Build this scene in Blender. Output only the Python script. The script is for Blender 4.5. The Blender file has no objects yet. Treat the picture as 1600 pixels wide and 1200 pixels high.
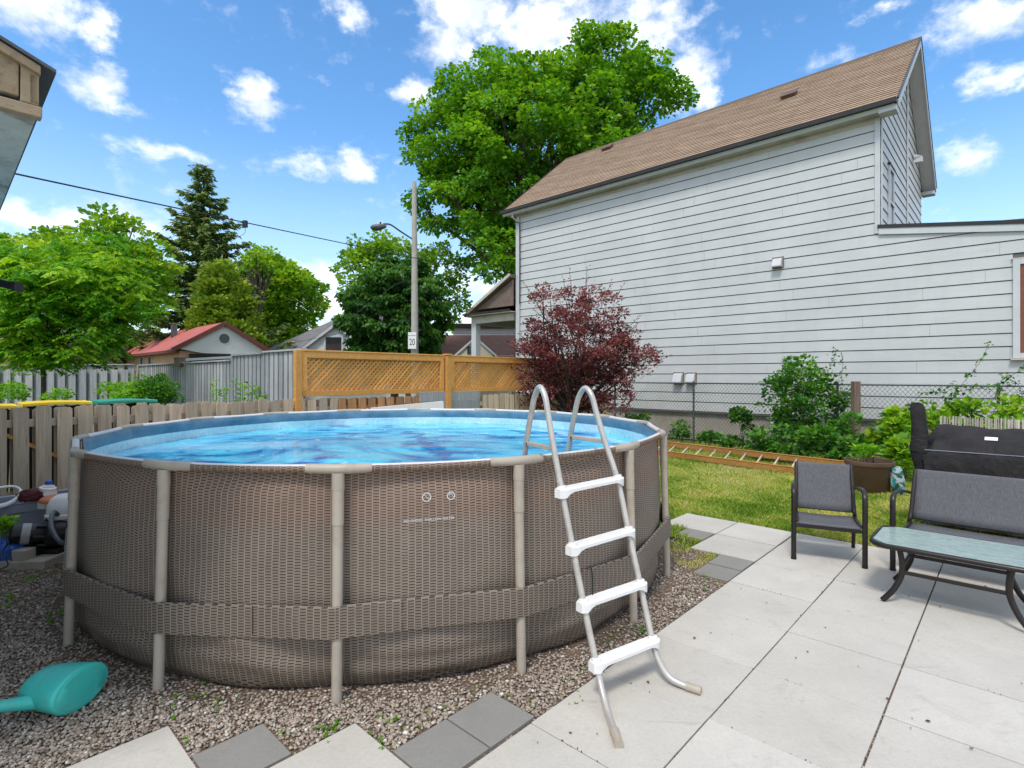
import bpy, math, random
import numpy as np
from mathutils import Vector, Matrix
random.seed(7); RNG = np.random.default_rng(7)
C = bpy.context.scene.collection
SC = bpy.context.scene
R = math.radians
# ------------------------------------------------------------------ camera
cd = bpy.data.cameras.new('camera'); cam = bpy.data.objects.new('camera', cd); C.objects.link(cam)
EYE = 1.65; F = 845.0; HZ = 588.0
cam.location = (0, 0, EYE); cam.rotation_euler = (R(90), 0, 0)
cd.sensor_width = 36; cd.lens = F/1600*36; cd.shift_y = -12/1600; cd.clip_start = .05; cd.clip_end = 2000
SC.camera = cam
# ------------------------------------------------------------------ exposure
SC.view_settings.view_transform = 'Standard'; SC.view_settings.look = 'None'
SC.view_settings.exposure = 0.85; SC.view_settings.gamma = 1
SC.cycles.use_adaptive_sampling = True
SC.cycles.max_bounces = 8; SC.cycles.transparent_max_bounces = 8
SC.cycles.use_denoising = True
SUN_EL, SUN_AZ = 58.0, 205.0      # azimuth clockwise from +Y (the view direction)
sd = Vector((math.sin(R(SUN_AZ))*math.cos(R(SUN_EL)), math.cos(R(SUN_AZ))*math.cos(R(SUN_EL)), math.sin(R(SUN_EL))))
sl = bpy.data.lights.new('sun', 'SUN'); sl.energy = 1.5; sl.angle = R(13); sl.color = (1, .95, .87)
so = bpy.data.objects.new('sun', sl); C.objects.link(so); so.location = (0, 0, 30)
so.rotation_euler = (-sd).to_track_quat('-Z', 'Y').to_euler()
# ------------------------------------------------------------------ node helper
class NT:
    def __init__(s, nt): s.nt = nt; nt.nodes.clear()
    def n(s, typ, ins=None, **kw):
        nd = s.nt.nodes.new(typ)
        for k, v in kw.items(): setattr(nd, k, v)
        for k, v in (ins or {}).items():
            sock = nd.inputs[k]
            if isinstance(v, bpy.types.NodeSocket): s.nt.links.new(v, sock)
            elif isinstance(v, (tuple, list)) and len(v) == 3 and sock.type == 'RGBA': sock.default_value = (*v, 1)
            else: sock.default_value = v
        return nd
    def m(s, op, a, b=0.0, c=None, clamp=False):
        nd = s.nt.nodes.new('ShaderNodeMath'); nd.operation = op; nd.use_clamp = clamp
        for i, v in enumerate((a, b, c)):
            if v is None: continue
            if isinstance(v, bpy.types.NodeSocket): s.nt.links.new(v, nd.inputs[i])
            else: nd.inputs[i].default_value = v
        return nd.outputs[0]
    def vm(s, op, a, b=None):
        nd = s.nt.nodes.new('ShaderNodeVectorMath'); nd.operation = op
        for i, v in enumerate((a, b)):
            if v is None: continue
            if isinstance(v, bpy.types.NodeSocket): s.nt.links.new(v, nd.inputs[i])
            else: nd.inputs[i].default_value = v
        return nd
    def mix(s, f, a, b, blend='MIX'):
        nd = s.nt.nodes.new('ShaderNodeMix'); nd.data_type = 'RGBA'; nd.blend_type = blend
        for k, v in ((0, f), (6, a), (7, b)):
            if isinstance(v, bpy.types.NodeSocket): s.nt.links.new(v, nd.inputs[k])
            elif isinstance(v, (tuple, list)): nd.inputs[k].default_value = (*v, 1) if len(v) == 3 else v
            else: nd.inputs[k].default_value = v
        return nd.outputs[2]
    def noise(s, vec, scale, detail=4, rough=.55, dist=0):
        return s.n('ShaderNodeTexNoise', {'Vector': vec, 'Scale': scale, 'Detail': detail, 'Roughness': rough, 'Distortion': dist}).outputs[0]
    def ramp(s, f, stops, interp='LINEAR'):
        nd = s.nt.nodes.new('ShaderNodeValToRGB'); s.nt.links.new(f, nd.inputs[0]); cr = nd.color_ramp; cr.interpolation = interp
        while len(cr.elements) < len(stops): cr.elements.new(.5)
        for e, (p, c) in zip(cr.elements, stops): e.position = p; e.color = (*c, 1) if len(c) == 3 else c
        return nd.outputs[0]
    def mr(s, v, a, b, c=0., d=1., t='LINEAR'):
        return s.n('ShaderNodeMapRange', {0: v, 1: a, 2: b, 3: c, 4: d}, interpolation_type=t).outputs[0]
# ------------------------------------------------------------------ world: sky and clouds
w = bpy.data.worlds.new('World'); SC.world = w; w.use_nodes = True
T = NT(w.node_tree)
sky = T.n('ShaderNodeTexSky', sky_type='NISHITA', sun_disc=False, sun_elevation=R(SUN_EL), sun_rotation=R(SUN_AZ), altitude=100, air_density=1.0, dust_density=.6, ozone_density=2.2)
tc = T.n('ShaderNodeTexCoord'); sx = T.n('ShaderNodeSeparateXYZ', {0: tc.outputs['Generated']})
az = T.m('ARCTAN2', sx.outputs[0], sx.outputs[1]); el = T.m('ARCSINE', sx.outputs[2])
ae = T.n('ShaderNodeCombineXYZ', {0: az, 1: el, 2: 0.0}).outputs[0]
wn = T.n('ShaderNodeTexNoise', {'Vector': T.vm('MULTIPLY', ae, (1, 1.5, 1)).outputs[0], 'Scale': 11., 'Detail': 6., 'Roughness': .6})
warp = T.vm('SUBTRACT', wn.outputs['Color'], (.5, .5, .5)).outputs[0]
aew = T.vm('ADD', ae, T.vm('MULTIPLY', warp, (.12, .07, 0)).outputs[0]).outputs[0]
BL = [(60, 15, 125, 45, 1), (150, 48, 42, 30, 1), (158, 138, 62, 34, 1), (398, 155, 42, 38, 1), (265, 240, 105, 17, .9), (480, 262, 85, 18, .75), (555, 262, 42, 24, 1),
      (40, 335, 140, 30, 1), (545, 20, 42, 22, .8), (730, 15, 95, 42, 1), (870, 45, 120, 55, 1), (985, 50, 110, 60, 1), (1075, 120, 62, 48, .95), (1110, 150, 28, 30, .9),
      (650, 150, 50, 24, .8), (700, 75, 60, 40, .9), (1545, 25, 120, 45, .75), (1545, 125, 60, 28, 1), (1515, 238, 66, 30, 1), (470, 425, 110, 26, .75), (500, 475, 150, 22, .9), (430, 520, 160, 25, .9), (745, 440, 85, 35, .8),
      (740, 500, 120, 40, .8), (190, 345, 110, 34, .9), (1380, 12, 50, 14, .6), (560, 250, 160, 14, .4), (330, 100, 40, 12, .3), (1270, 100, 80, 12, .35), (1590, 130, 50, 22, .8)]
dens = None
for px, py, rx, ry, st in BL:
    X = (px-800)/F; Z = (HZ-py)/F; a = math.atan(X); e = math.atan(Z/math.hypot(1, X))
    k = 1/(1+X*X); ra = rx/F*k; re = ry/F/math.hypot(1, X)
    d = T.vm('LENGTH', T.vm('MULTIPLY', T.vm('SUBTRACT', aew, (a, e, 0)).outputs[0], (1/ra, 1/re, 0)).outputs[0]).outputs[1]
    v = T.m('MULTIPLY', T.m('SUBTRACT', 1.25, d), st)
    dens = v if dens is None else T.m('MAXIMUM', dens, v)
back = T.m('MULTIPLY', T.m('SUBTRACT', T.noise(T.vm('MULTIPLY', ae, (1, 2.2, 1)).outputs[0], 2.2, 5), .56), 4.)  # extra cloud cover out of view, behind and overhead, added to whiten the light
isback = T.m('MAXIMUM', T.mr(T.m('ABSOLUTE', az), .85, 1.15), T.mr(el, .66, .85))
back = T.m('MULTIPLY', T.m('MAXIMUM', T.m('ADD', back, 1.0), 0.), isback)
dens = T.m('MAXIMUM', dens, back)
fn = T.noise(T.vm('MULTIPLY', ae, (1, 1.4, 1)).outputs[0], 26., 8, .62)
fn2 = T.noise(T.vm('MULTIPLY', ae, (1, 1.7, 1)).outputs[0], 7., 4, .5)
dd = T.m('ADD', dens, T.m('MULTIPLY', T.m('SUBTRACT', fn, .5), 1.7))
dd = T.m('ADD', dd, T.m('MULTIPLY', T.m('SUBTRACT', fn2, .5), 1.1))
cov = T.mr(dd, .12, 1.25, 0, 1, 'SMOOTHSTEP')
cov = T.m('MULTIPLY', cov, .97)
lit = T.mr(T.noise(T.vm('ADD', T.vm('MULTIPLY', ae, (1, 1.5, 1)).outputs[0], (.004, -.012, 0)).outputs[0], 9., 7), .38, .56)
ccol = T.mix(lit, (6.6, 7.2, 8.1), (10.8, 10.8, 10.6))
hs = T.n('ShaderNodeHueSaturation', {'Hue': .497, 'Saturation': 1.22, 'Value': 1.85, 'Color': sky.outputs[0]}).outputs[0]
# pale band of thin haze just above the horizon
hz = T.mr(sx.outputs[2], 0.0, .42, .55, 0, 'SMOOTHSTEP')
hs = T.mix(hz, hs, (6.3, 7.6, 8.6))
bg = T.n('ShaderNodeBackground', {'Color': T.mix(cov, hs, ccol), 'Strength': .08})
T.n('ShaderNodeOutputWorld', {0: bg.outputs[0]})
# ------------------------------------------------------------------ geometry helpers
UX, UY = -.7310, .6824; VX, VY = .6824, .7310      # the yard's two directions: u recedes to the left, v recedes to the right
TH = math.atan2(-UY, -UX)                            # local x = -u, local y = v
def g(u, v, z=0.): return Vector((u*UX+v*VX, u*UY+v*VY, z))
def P(px, py, Y): return Vector(((px-800)/F*Y, Y, EYE+(HZ-py)/F*Y))
def W(o):
    m = Matrix.Identity(4)
    while o is not None: m = o.matrix_basis @ m; o = o.parent
    return m
def tag(o, label=None, cat=None, group=None, kind=None):
    if label: o['label'] = label
    if cat: o['category'] = cat
    if group: o['group'] = group
    if kind: o['kind'] = kind
    return o
def thing(name, label, cat, loc=(0, 0, 0), rz=0., group=None):
    o = bpy.data.objects.new(name, None); o.empty_display_size = .2; C.objects.link(o)
    o.location = loc; o.rotation_euler = (0, 0, rz); return tag(o, label, cat, group)
def copy_tree(o, parent=None):
    c = o.copy(); C.objects.link(c); c.parent = parent
    for ch in list(o.children): copy_tree(ch, c)
    return c
def link_mesh(me, name, mats, parent, loc, bevel=0, smooth=None, world=True):
    if smooth is not None:
        me.polygons.foreach_set('use_smooth', [True]*len(me.polygons))
        if smooth < 180: me.set_sharp_from_angle(angle=R(smooth))
    for m in (mats if isinstance(mats, (list, tuple)) else [mats]): me.materials.append(m)
    o = bpy.data.objects.new(name, me); C.objects.link(o); o.parent = parent
    if loc is not None: o.location = loc
    if world:
        M = W(o).inverted(); me.transform(M)
    if bevel:
        b = o.modifiers.new('bevel', 'BEVEL'); b.width = bevel; b.segments = 2; b.limit_method = 'ANGLE'; b.angle_limit = R(40)
    return o
class MB:
    """collects shapes into one mesh"""
    def __init__(s, M=None): s.v = []; s.f = []; s.mi = []; s.uv = None; s.M = M
    def add(s, vs, fs, mi=0):
        b = len(s.v)
        for p in vs: s.v.append(tuple(s.M @ Vector(p)) if s.M else tuple(p))
        for f in fs: s.f.append(tuple(b+i for i in f)); s.mi.append(mi)
    def box(s, c, d, rz=0., mi=0, ax=None):
        hx, hy, hz_ = d[0]/2, d[1]/2, d[2]/2; vs = []
        if ax is None: cr, sr = math.cos(rz), math.sin(rz); ax = (Vector((cr, sr, 0)), Vector((-sr, cr, 0)), Vector((0, 0, 1)))
        for i in (-1, 1):
            for j in (-1, 1):
                for k in (-1, 1): vs.append(Vector(c)+ax[0]*i*hx+ax[1]*j*hy+ax[2]*k*hz_)
        s.add(vs, [(0, 1, 3, 2), (4, 6, 7, 5), (0, 4, 5, 1), (2, 3, 7, 6), (0, 2, 6, 4), (1, 5, 7, 3)], mi)
    def beam(s, a, b, w, h, mi=0, up=(0, 0, 1)):
        a, b = Vector(a), Vector(b); x = (b-a).normalized(); y = Vector(up).cross(x).normalized(); z = x.cross(y)
        s.box((a+b)/2, ((b-a).length, w, h), mi=mi, ax=(x, y, z))
    def tube(s, pts, r, seg=10, mi=0, caps=True, flat=1., closed=False):
        pts = [Vector(p) for p in pts]; n = len(pts); rs = r if isinstance(r, (list, tuple)) else [r]*n
        vs = []; prev = None
        for i, p in enumerate(pts):
            if closed: t = pts[(i+1) % n]-pts[i-1]
            else: t = pts[min(i+1, n-1)]-pts[max(i-1, 0)]
            t.normalize()
            if prev is None: a = Vector((0, 0, 1)) if abs(t.z) < .9 else Vector((0, 1, 0)); x = t.cross(a).normalized()
            else: x = (prev-t*prev.dot(t)).normalized()
            prev = x; y = t.cross(x)
            for k in range(seg):
                an = 2*math.pi*k/seg; vs.append(p+(x*math.cos(an)+y*math.sin(an)*flat)*rs[i])
        fs = []
        for i in range(n if closed else n-1):
            j = (i+1) % n
            for k in range(seg): k2 = (k+1) % seg; fs.append((i*seg+k, i*seg+k2, j*seg+k2, j*seg+k))
        if caps and not closed: fs.append(tuple(range(seg-1, -1, -1))); fs.append(tuple((n-1)*seg+k for k in range(seg)))
        s.add(vs, fs, mi)
    def prism(s, poly, z0, z1, mi=0):
        n = len(poly); vs = [(x, y, z0) for x, y in poly]+[(x, y, z1) for x, y in poly]
        s.add(vs, [tuple(range(n-1, -1, -1)), tuple(range(n, 2*n))]+[(i, (i+1) % n, n+(i+1) % n, n+i) for i in range(n)], mi)
    def extr(s, pts, d, mi=0):
        """a planar 3-D outline pushed along d"""
        d = Vector(d); n = len(pts); vs = [Vector(p) for p in pts]+[Vector(p)+d for p in pts]
        s.add(vs, [tuple(range(n-1, -1, -1)), tuple(range(n, 2*n))]+[(i, (i+1) % n, n+(i+1) % n, n+i) for i in range(n)], mi)
    def lathe(s, prof, c=(0, 0, 0), seg=24, mi=0, sc=(1, 1)):
        vs = []; n = len(prof)
        for r, z in prof:
            for k in range(seg): a = 2*math.pi*k/seg; vs.append((c[0]+r*math.cos(a)*sc[0], c[1]+r*math.sin(a)*sc[1], c[2]+z))
        s.add(vs, [(i*seg+k, i*seg+(k+1) % seg, (i+1)*seg+(k+1) % seg, (i+1)*seg+k) for i in range(n-1) for k in range(seg)], mi)
    def build(s, name, mats, parent=None, loc=None, bevel=0, smooth=None, world=True):
        me = bpy.data.meshes.new(name); me.from_pydata(s.v, [], s.f)
        if any(s.mi): me.polygons.foreach_set('material_index', s.mi)
        if s.uv is not None:
            l = me.uv_layers.new(name='UVMap'); a = np.zeros(len(me.loops), 'i'); me.loops.foreach_get('vertex_index', a)
            l.data.foreach_set('uv', np.array(s.uv, 'f')[a].ravel())
        me.update(); return link_mesh(me, name, mats, parent, loc, bevel, smooth, world)
def np_mesh(name, V, Fc, mats, parent=None, loc=None, tone=None, smooth=False, world=True):
    me = bpy.data.meshes.new(name); V = np.asarray(V, 'f'); Fc = np.asarray(Fc, 'i'); k = Fc.shape[1]
    me.vertices.add(len(V)); me.vertices.foreach_set('co', V.ravel())
    me.loops.add(Fc.size); me.loops.foreach_set('vertex_index', Fc.ravel())
    me.polygons.add(len(Fc)); me.polygons.foreach_set('loop_start', np.arange(len(Fc), dtype='i')*k)
    if smooth: me.polygons.foreach_set('use_smooth', np.ones(len(Fc), bool))
    if tone is not None:
        at = me.attributes.new('tone', 'FLOAT', 'POINT'); at.data.foreach_set('value', np.asarray(tone, 'f'))
    me.update(calc_edges=True)
    return link_mesh(me, name, mats, parent, loc, world=world)
def unit(a): return a/np.maximum(np.linalg.norm(a, axis=1, keepdims=True), 1e-9)
def rdirs(n): return unit(RNG.normal(size=(n, 3)))
def leaf_arrays(Pn, A, S, wid=.35, fold=.25, droop=0.):
    """folded four-cornered leaves at points Pn, pointing along A, of length S"""
    n = len(Pn); B = unit(np.cross(A, rdirs(n)*[.6, .6, 1.4])); Nn = np.cross(A, B)
    S = np.asarray(S).reshape(-1, 1)*np.ones((n, 1)); mid = Pn+A*S*.45
    q = np.empty((n, 4, 3)); q[:, 0] = Pn; q[:, 1] = mid+B*S*wid+Nn*S*fold*wid; q[:, 2] = Pn+A*S-np.array([0, 0, 1.])*S*droop; q[:, 3] = mid-B*S*wid+Nn*S*fold*wid
    i = np.arange(n)*4; Fc = np.concatenate([np.c_[i, i+1, i+2], np.c_[i, i+2, i+3]])
    return q.reshape(-1, 3), Fc
# ------------------------------------------------------------------ materials
def surf(name, rough=.6, spec=.4, metal=0., **kw):
    m = bpy.data.materials.new(name); m.use_nodes = True; t = NT(m.node_tree)
    b = t.n('ShaderNodeBsdfPrincipled', {'Roughness': rough, 'Specular IOR Level': spec, 'Metallic': metal})
    t.n('ShaderNodeOutputMaterial', {0: b.outputs[0]}); tcx = t.n('ShaderNodeTexCoord')
    return m, t, b, tcx
def setin(t, b, k, v):
    if isinstance(v, bpy.types.NodeSocket): t.nt.links.new(v, b.inputs[k])
    else: b.inputs[k].default_value = (*v, 1) if isinstance(v, tuple) and len(v) == 3 else v
def bump(t, b, h, strength=.4, dist=.01):
    bn = t.n('ShaderNodeBump', {'Height': h, 'Strength': strength, 'Distance': dist}); t.nt.links.new(bn.outputs[0], b.inputs['Normal'])
def paint(name, col, rough=.55, var=.18, scale=6., bmp=.15, metal=0., spec=.4, dirt=None, dscale=3., bscale=None, bdist=.004):
    """a surface with mottling, optional dirt patches and a fine bump"""
    m, t, b, tcx = surf(name, rough, spec, metal); o = tcx.outputs['Object']
    n = t.noise(o, scale, 6, .6); lo = tuple(c*(1-var) for c in col); hi = tuple(min(1, c*(1+var)) for c in col)
    c = t.mix(t.mr(n, .3, .7), lo, hi)
    if dirt: c = t.mix(t.mr(t.noise(o, dscale, 7, .65), .5, .72, 0, dirt[1]), c, dirt[0])
    setin(t, b, 'Base Color', c); setin(t, b, 'Roughness', t.mr(t.noise(o, scale*2.3, 4), .3, .7, rough*.85, min(1, rough*1.15)))
    if bmp: bump(t, b, t.noise(o, bscale or scale*14, 5), bmp, bdist)
    return m
def wood(name, c0, c1, dark=(.03, .02, .015), axis='Z', grain=26., knots=.5, rough=.8):
    m, t, b, tcx = surf(name, rough, .25); o = tcx.outputs['Object']
    sc = {'X': (.06, 1, 1), 'Y': (1, .06, 1), 'Z': (1, 1, .06)}[axis]
    gi = t.n('ShaderNodeNewGeometry').outputs['Random Per Island']
    off = t.n('ShaderNodeCombineXYZ', {0: t.m('MULTIPLY', gi, 37.), 1: t.m('MULTIPLY', gi, 19.), 2: t.m('MULTIPLY', gi, 53.)}).outputs[0]
    v = t.vm('MULTIPLY', t.vm('ADD', o, off).outputs[0], sc).outputs[0]
    n = t.noise(v, grain, 8, .65, .6); n2 = t.noise(v, grain*3.5, 5, .7)
    c = t.mix(t.mr(n, .3, .72), c0, c1)
    c = t.mix(t.m('MULTIPLY', t.mr(n2, .56, .75), .5), c, dark)
    c = t.mix(t.mr(t.noise(o, 1.3, 5), .45, .75, 0, .35), c, tuple(x*.55 for x in c0))
    c = t.mix(1., c, t.n('ShaderNodeCombineColor', {0: t.mr(gi, 0, 1, .72, 1.15), 1: t.mr(gi, 0, 1, .74, 1.12), 2: t.mr(gi, 0, 1, .76, 1.1)}).outputs[0], 'MULTIPLY')
    setin(t, b, 'Base Color', c); bump(t, b, t.m('ADD', n, n2), .5, .003)
    return m
def leafmat(name, stops, trans=.4, rough=.5):
    m = bpy.data.materials.new(name); m.use_nodes = True; t = NT(m.node_tree)
    at = t.n('ShaderNodeAttribute', attribute_name='tone').outputs['Fac']
    c = t.ramp(at, stops)
    b = t.n('ShaderNodeBsdfPrincipled', {'Base Color': c, 'Roughness': rough, 'Specular IOR Level': .35})
    tr = t.n('ShaderNodeBsdfTranslucent', {'Color': t.mix(1., c, (1.5, 1.35, .5), 'MULTIPLY')})
    mx = t.n('ShaderNodeMixShader', {0: trans, 1: b.outputs[0], 2: tr.outputs[0]})
    t.n('ShaderNodeOutputMaterial', {0: mx.outputs[0]}); return m
def wicker(name, tint=(1, 1, 1), brown=True):
    m, t, b, tcx = surf(name, .55, .35)
    uv = t.n('ShaderNodeSeparateXYZ', {0: tcx.outputs['UV']}); x = t.m('DIVIDE', uv.outputs[0], .037); y = t.m('DIVIDE', uv.outputs[1], .0148)
    # the cloth hangs unevenly, so the woven rows wander
    wob = t.m('MULTIPLY', t.m('SUBTRACT', t.noise(tcx.outputs['UV'], 2.2, 3), .5), 2.4)
    y = t.m('ADD', y, wob); wv = t.m('COSINE', t.m('MULTIPLY', x, math.pi))
    wide = t.m('MULTIPLY', t.m('SIGN', wv), t.m('POWER', t.m('ABSOLUTE', wv), .42))
    gap = t.mr(t.m('MULTIPLY', wide, t.m('COSINE', t.m('MULTIPLY', y, 2*math.pi))), .12, .62, 0, 1, 'SMOOTHSTEP')
    rib = t.mr(t.m('ABSOLUTE', wv), .22, .05, 0, 1)
    o = tcx.outputs['Object']; big = t.noise(o, 1.7, 5, .6)
    base = t.mix(t.mr(big, .3, .7), (.205*tint[0], .160*tint[1], .125*tint[2]), (.285*tint[0], .225*tint[1], .175*tint[2]))
    if brown:
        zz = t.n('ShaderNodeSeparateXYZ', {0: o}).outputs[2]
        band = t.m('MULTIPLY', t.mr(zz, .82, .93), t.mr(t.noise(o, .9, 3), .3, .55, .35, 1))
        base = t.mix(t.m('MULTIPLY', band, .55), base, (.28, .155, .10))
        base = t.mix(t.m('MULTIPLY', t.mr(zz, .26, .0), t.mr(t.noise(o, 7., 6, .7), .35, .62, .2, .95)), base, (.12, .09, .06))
    c = t.mix(t.m('MULTIPLY', gap, .96), base, (.042, .031, .025)); c = t.mix(t.m('MULTIPLY', rib, .45), c, (.50, .44, .38))
    c = t.mix(t.mr(t.noise(o, 60, 3), .4, .7, 0, .18), c, (.09, .08, .07))
    st = t.vm('MULTIPLY', o, (1, 1, .22)).outputs[0]
    c = t.mix(t.mr(t.noise(st, 7., 6, .65), .58, .76, 0, .18), c, (.40, .37, .33)); c = t.mix(t.mr(t.noise(o, 3.1, 7, .7), .56, .72, 0, .35), c, (.10, .08, .065))
    setin(t, b, 'Base Color', c)
    h = t.m('SUBTRACT', rib, gap); bump(t, b, h, .55, .004)
    return m
M = {}
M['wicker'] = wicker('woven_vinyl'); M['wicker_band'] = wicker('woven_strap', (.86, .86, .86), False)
M['beige'] = paint('beige_plastic', (.40, .345, .28), .42, .06, 5, .05, dirt=((.25, .2, .15), .5), dscale=9)
M['rimtop'] = paint('vinyl_sheen', (.60, .58, .57), .4, .06, 5, .05)
M['alu'] = paint('ladder_tube', (.50, .47, .43), .32, .06, 6, .04, metal=.35, dirt=((.28, .24, .19), .4), dscale=14)
M['white_pl'] = paint('white_plastic', (.78, .77, .75), .38, .04, 6, .05, dirt=((.5, .48, .44), .35), dscale=12)
M['teal'] = paint('teal_plastic', (.05, .50, .43), .42, .12, 5, .1, dirt=((.12, .3, .27), .5), dscale=11)
M['bronze'] = paint('bronze_metal', (.024, .019, .018), .38, .15, 8, .05, metal=.25)
M['black'] = paint('black_plastic', (.012, .012, .013), .38, .3, 8, .08)
M['dark'] = paint('dark_gap', (.02, .02, .02), .9, .3, 8, 0)
M['bin'] = paint('grey_tub', (.25, .27, .33), .5, .12, 5, .08, dirt=((.12, .12, .12), .5))
M['conc'] = paint('weathered_concrete', (.45, .40, .34), .9, .12, 4, .4, dirt=((.2, .18, .15), .6), dscale=2.5, bdist=.006)
M['found'] = paint('foundation_render', (.34, .31, .27), .92, .15, 3, .5, dirt=((.19, .16, .13), .7), dscale=1.6, bdist=.008)
M['trim'] = paint('white_trim', (.52, .54, .55), .5, .05, 4, .08, dirt=((.42, .4, .36), .35), dscale=3)
M['offwhite'] = paint('offwhite_soffit', (.50, .46, .40), .6, .1, 3, .1, dirt=((.3, .24, .18), .6), dscale=2.2)
M['gutter'] = paint('black_gutter', (.02, .018, .017), .4, .3, 5, .05)
M['galv'] = paint('galvanised_wire', (.13, .14, .15), .5, .15, 8, .05, metal=.6)
M['post_w'] = wood('brown_post_wood', (.15, .10, .075), (.30, .22, .165))
M['fence_w'] = wood('weathered_fence_wood', (.42, .33, .235), (.68, .57, .42))
M['fence_g'] = wood('grey_fence_wood', (.27, .28, .285), (.46, .48, .49))
M['fence_new'] = wood('cedar_fence_wood', (.34, .17, .075), (.50, .28, .13))
M['lattice'] = wood('stained_cedar', (.64, .29, .065), (.84, .45, .14), dark=(.2, .08, .02), axis='X', rough=.6)
M['ladder_w'] = wood('orange_ladder_wood', (.36, .165, .045), (.54, .28, .085), axis='X')
M['rung'] = paint('ladder_rung', (.50, .43, .34), .6, .1, 9)
M['soil'] = paint('soil', (.085, .055, .035), .95, .35, 9, .9, bdist=.02)
M['cable'] = paint('cable_rubber', (.03, .033, .037), .6, .1, 3, 0)
M['pole'] = paint('concrete_pole', (.40, .375, .335), .9, .1, 5, .3, dirt=((.28, .25, .21), .5))
M['terra'] = paint('brown_planter_plastic', (.115, .065, .045), .5, .15, 6, .08, dirt=((.15, .1, .07), .4))
M['blue_bag'] = paint('blue_bag', (.03, .14, .6), .35, .25, 9, .1)
M['yellow'] = paint('yellow_plastic', (.80, .55, .02), .45, .08, 4, .06)
M['green_pl'] = paint('green_plastic', (.03, .30, .22), .45, .1, 4, .06)
M['redwood'] = paint('brown_red_frame', (.20, .065, .03), .5, .15, 8, .08)
M['glass_dark'] = paint('window_glass', (.03, .035, .04), .06, .3, 2, 0, spec=.9)
M['curtain_glass'] = paint('pane_with_curtain', (.22, .30, .27), .12, .2, 2, 0, spec=.8)
M['cream'] = paint('cream_wall', (.55, .50, .38), .8, .05, 4, .1)
M['peach'] = paint('peach_wall', (.55, .34, .22), .85, .08, 4, .2)
M['redroof'] = paint('red_roof', (.44, .12, .10), .7, .12, 2.5, .5, dirt=((.5, .2, .17), .4), bscale=30, bdist=.02)
M['redtrim'] = paint('dark_red_trim', (.17, .055, .045), .7, .12, 4)
M['greyroof'] = paint('grey_shingles', (.17, .165, .17), .9, .15, 3, .7, bscale=30, bdist=.02)
M['brownroof'] = paint('brown_shingles', (.20, .10, .075), .9, .15, 3, .7, bscale=30, bdist=.02)
M['plainwhite'] = paint('white_wall', (.62, .63, .62), .75, .05, 3, .1)
M['bark'] = paint('bark', (.085, .065, .05), .95, .3, 5, .8, bdist=.02)
M['bark_dk'] = paint('dark_bark', (.045, .035, .03), .95, .3, 5, .8, bdist=.02)
# slabs
def slabmat(name, col):
    m, t, b, tcx = surf(name, .85, .3); o = tcx.outputs['Object']; gi = t.n('ShaderNodeNewGeometry').outputs['Random Per Island']
    c = t.mix(t.mr(t.noise(o, 2.2, 7, .6), .3, .7), tuple(x*.9 for x in col), tuple(x*1.06 for x in col))
    c = t.mix(t.mr(t.noise(o, 70, 4, .8), .42, .66, 0, .38), c, tuple(x*.72 for x in col))
    c = t.mix(t.mr(t.noise(o, 2.6, 9, .72, 1.6), .56, .74, 0, .45), c, (.31, .285, .24)); c = t.mix(t.mr(t.noise(o, 14, 8, .75), .6, .74, 0, .5), c, (.26, .24, .2)); c = t.mix(t.mr(t.noise(t.vm('MULTIPLY', o, (1., 3.2, 1)).outputs[0], 3.2, 9, .7, .8), .6, .7, 0, .28), c, (.22, .2, .17))
    c = t.mix(1., c, t.n('ShaderNodeCombineColor', {0: t.mr(gi, 0, 1, .93, 1.03), 1: t.mr(gi, 0, 1, .93, 1.03), 2: t.mr(gi, 0, 1, .92, 1.03)}).outputs[0], 'MULTIPLY')
    setin(t, b, 'Base Color', c); bump(t, b, t.m('ADD', t.noise(o, 160, 4), t.noise(o, 30, 3)), .35, .0025); return m
M['slab'] = slabmat('pale_paving_slab', (.53, .497, .445)); M['slab_dk'] = slabmat('grey_paving_slab', (.255, .245, .225))
# siding
m, t, b, tcx = surf('aluminium_siding', .42, .4); o = tcx.outputs['Object']
c = t.mix(t.mr(t.noise(o, .8, 5), .3, .7), (.475, .485, .475), (.55, .56, .55))
sv = t.vm('MULTIPLY', o, (.9, .9, .16)).outputs[0]
c = t.mix(t.mr(t.noise(sv, 5., 6, .6), .5, .8, 0, .35), c, (.40, .41, .41))
gi = t.n('ShaderNodeNewGeometry').outputs['Random Per Island']
c = t.mix(t.m('MULTIPLY', gi, .12), c, (.48, .50, .52))
setin(t, b, 'Base Color', c); bump(t, b, t.noise(t.vm('MULTIPLY', o, (1, 1, 3)).outputs[0], 2.2, 4), .35, .02); M['siding'] = m
M['joint'] = paint('siding_shadow_gap', (.12, .115, .115), .8, .2, 5, 0)  # dark grey paints in the shade under each lap; butt joints share it
# shingles (UV in metres: x along the eave, y up the slope)
def shingle(name, a, bb, c3):
    m, t, b, tcx = surf(name, .92, .2); uv = tcx.outputs['UV']
    br = t.n('ShaderNodeTexBrick', {'Vector': uv, 'Color1': a, 'Color2': bb, 'Mortar': (.06, .045, .035), 'Scale': 1., 'Mortar Size': .004, 'Brick Width': .30, 'Row Height': .145, 'Bias': -.1, 'Mortar Smooth': .2})
    n = t.noise(uv, 2.4, 5); c = t.mix(t.mr(n, .35, .7, 0, .5), br.outputs[0], c3)
    c = t.mix(t.mr(t.noise(uv, 60, 4), .4, .7, 0, .35), c, tuple(x*.5 for x in a))
    c = t.mix(t.mr(t.noise(t.vm('MULTIPLY', uv, (4., .6, 1)).outputs[0], 1., 4), .6, .8, 0, .35), c, (.12, .09, .07))
    setin(t, b, 'Base Color', c); bump(t, b, t.noise(uv, 80, 4), .6, .006); return m
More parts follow.
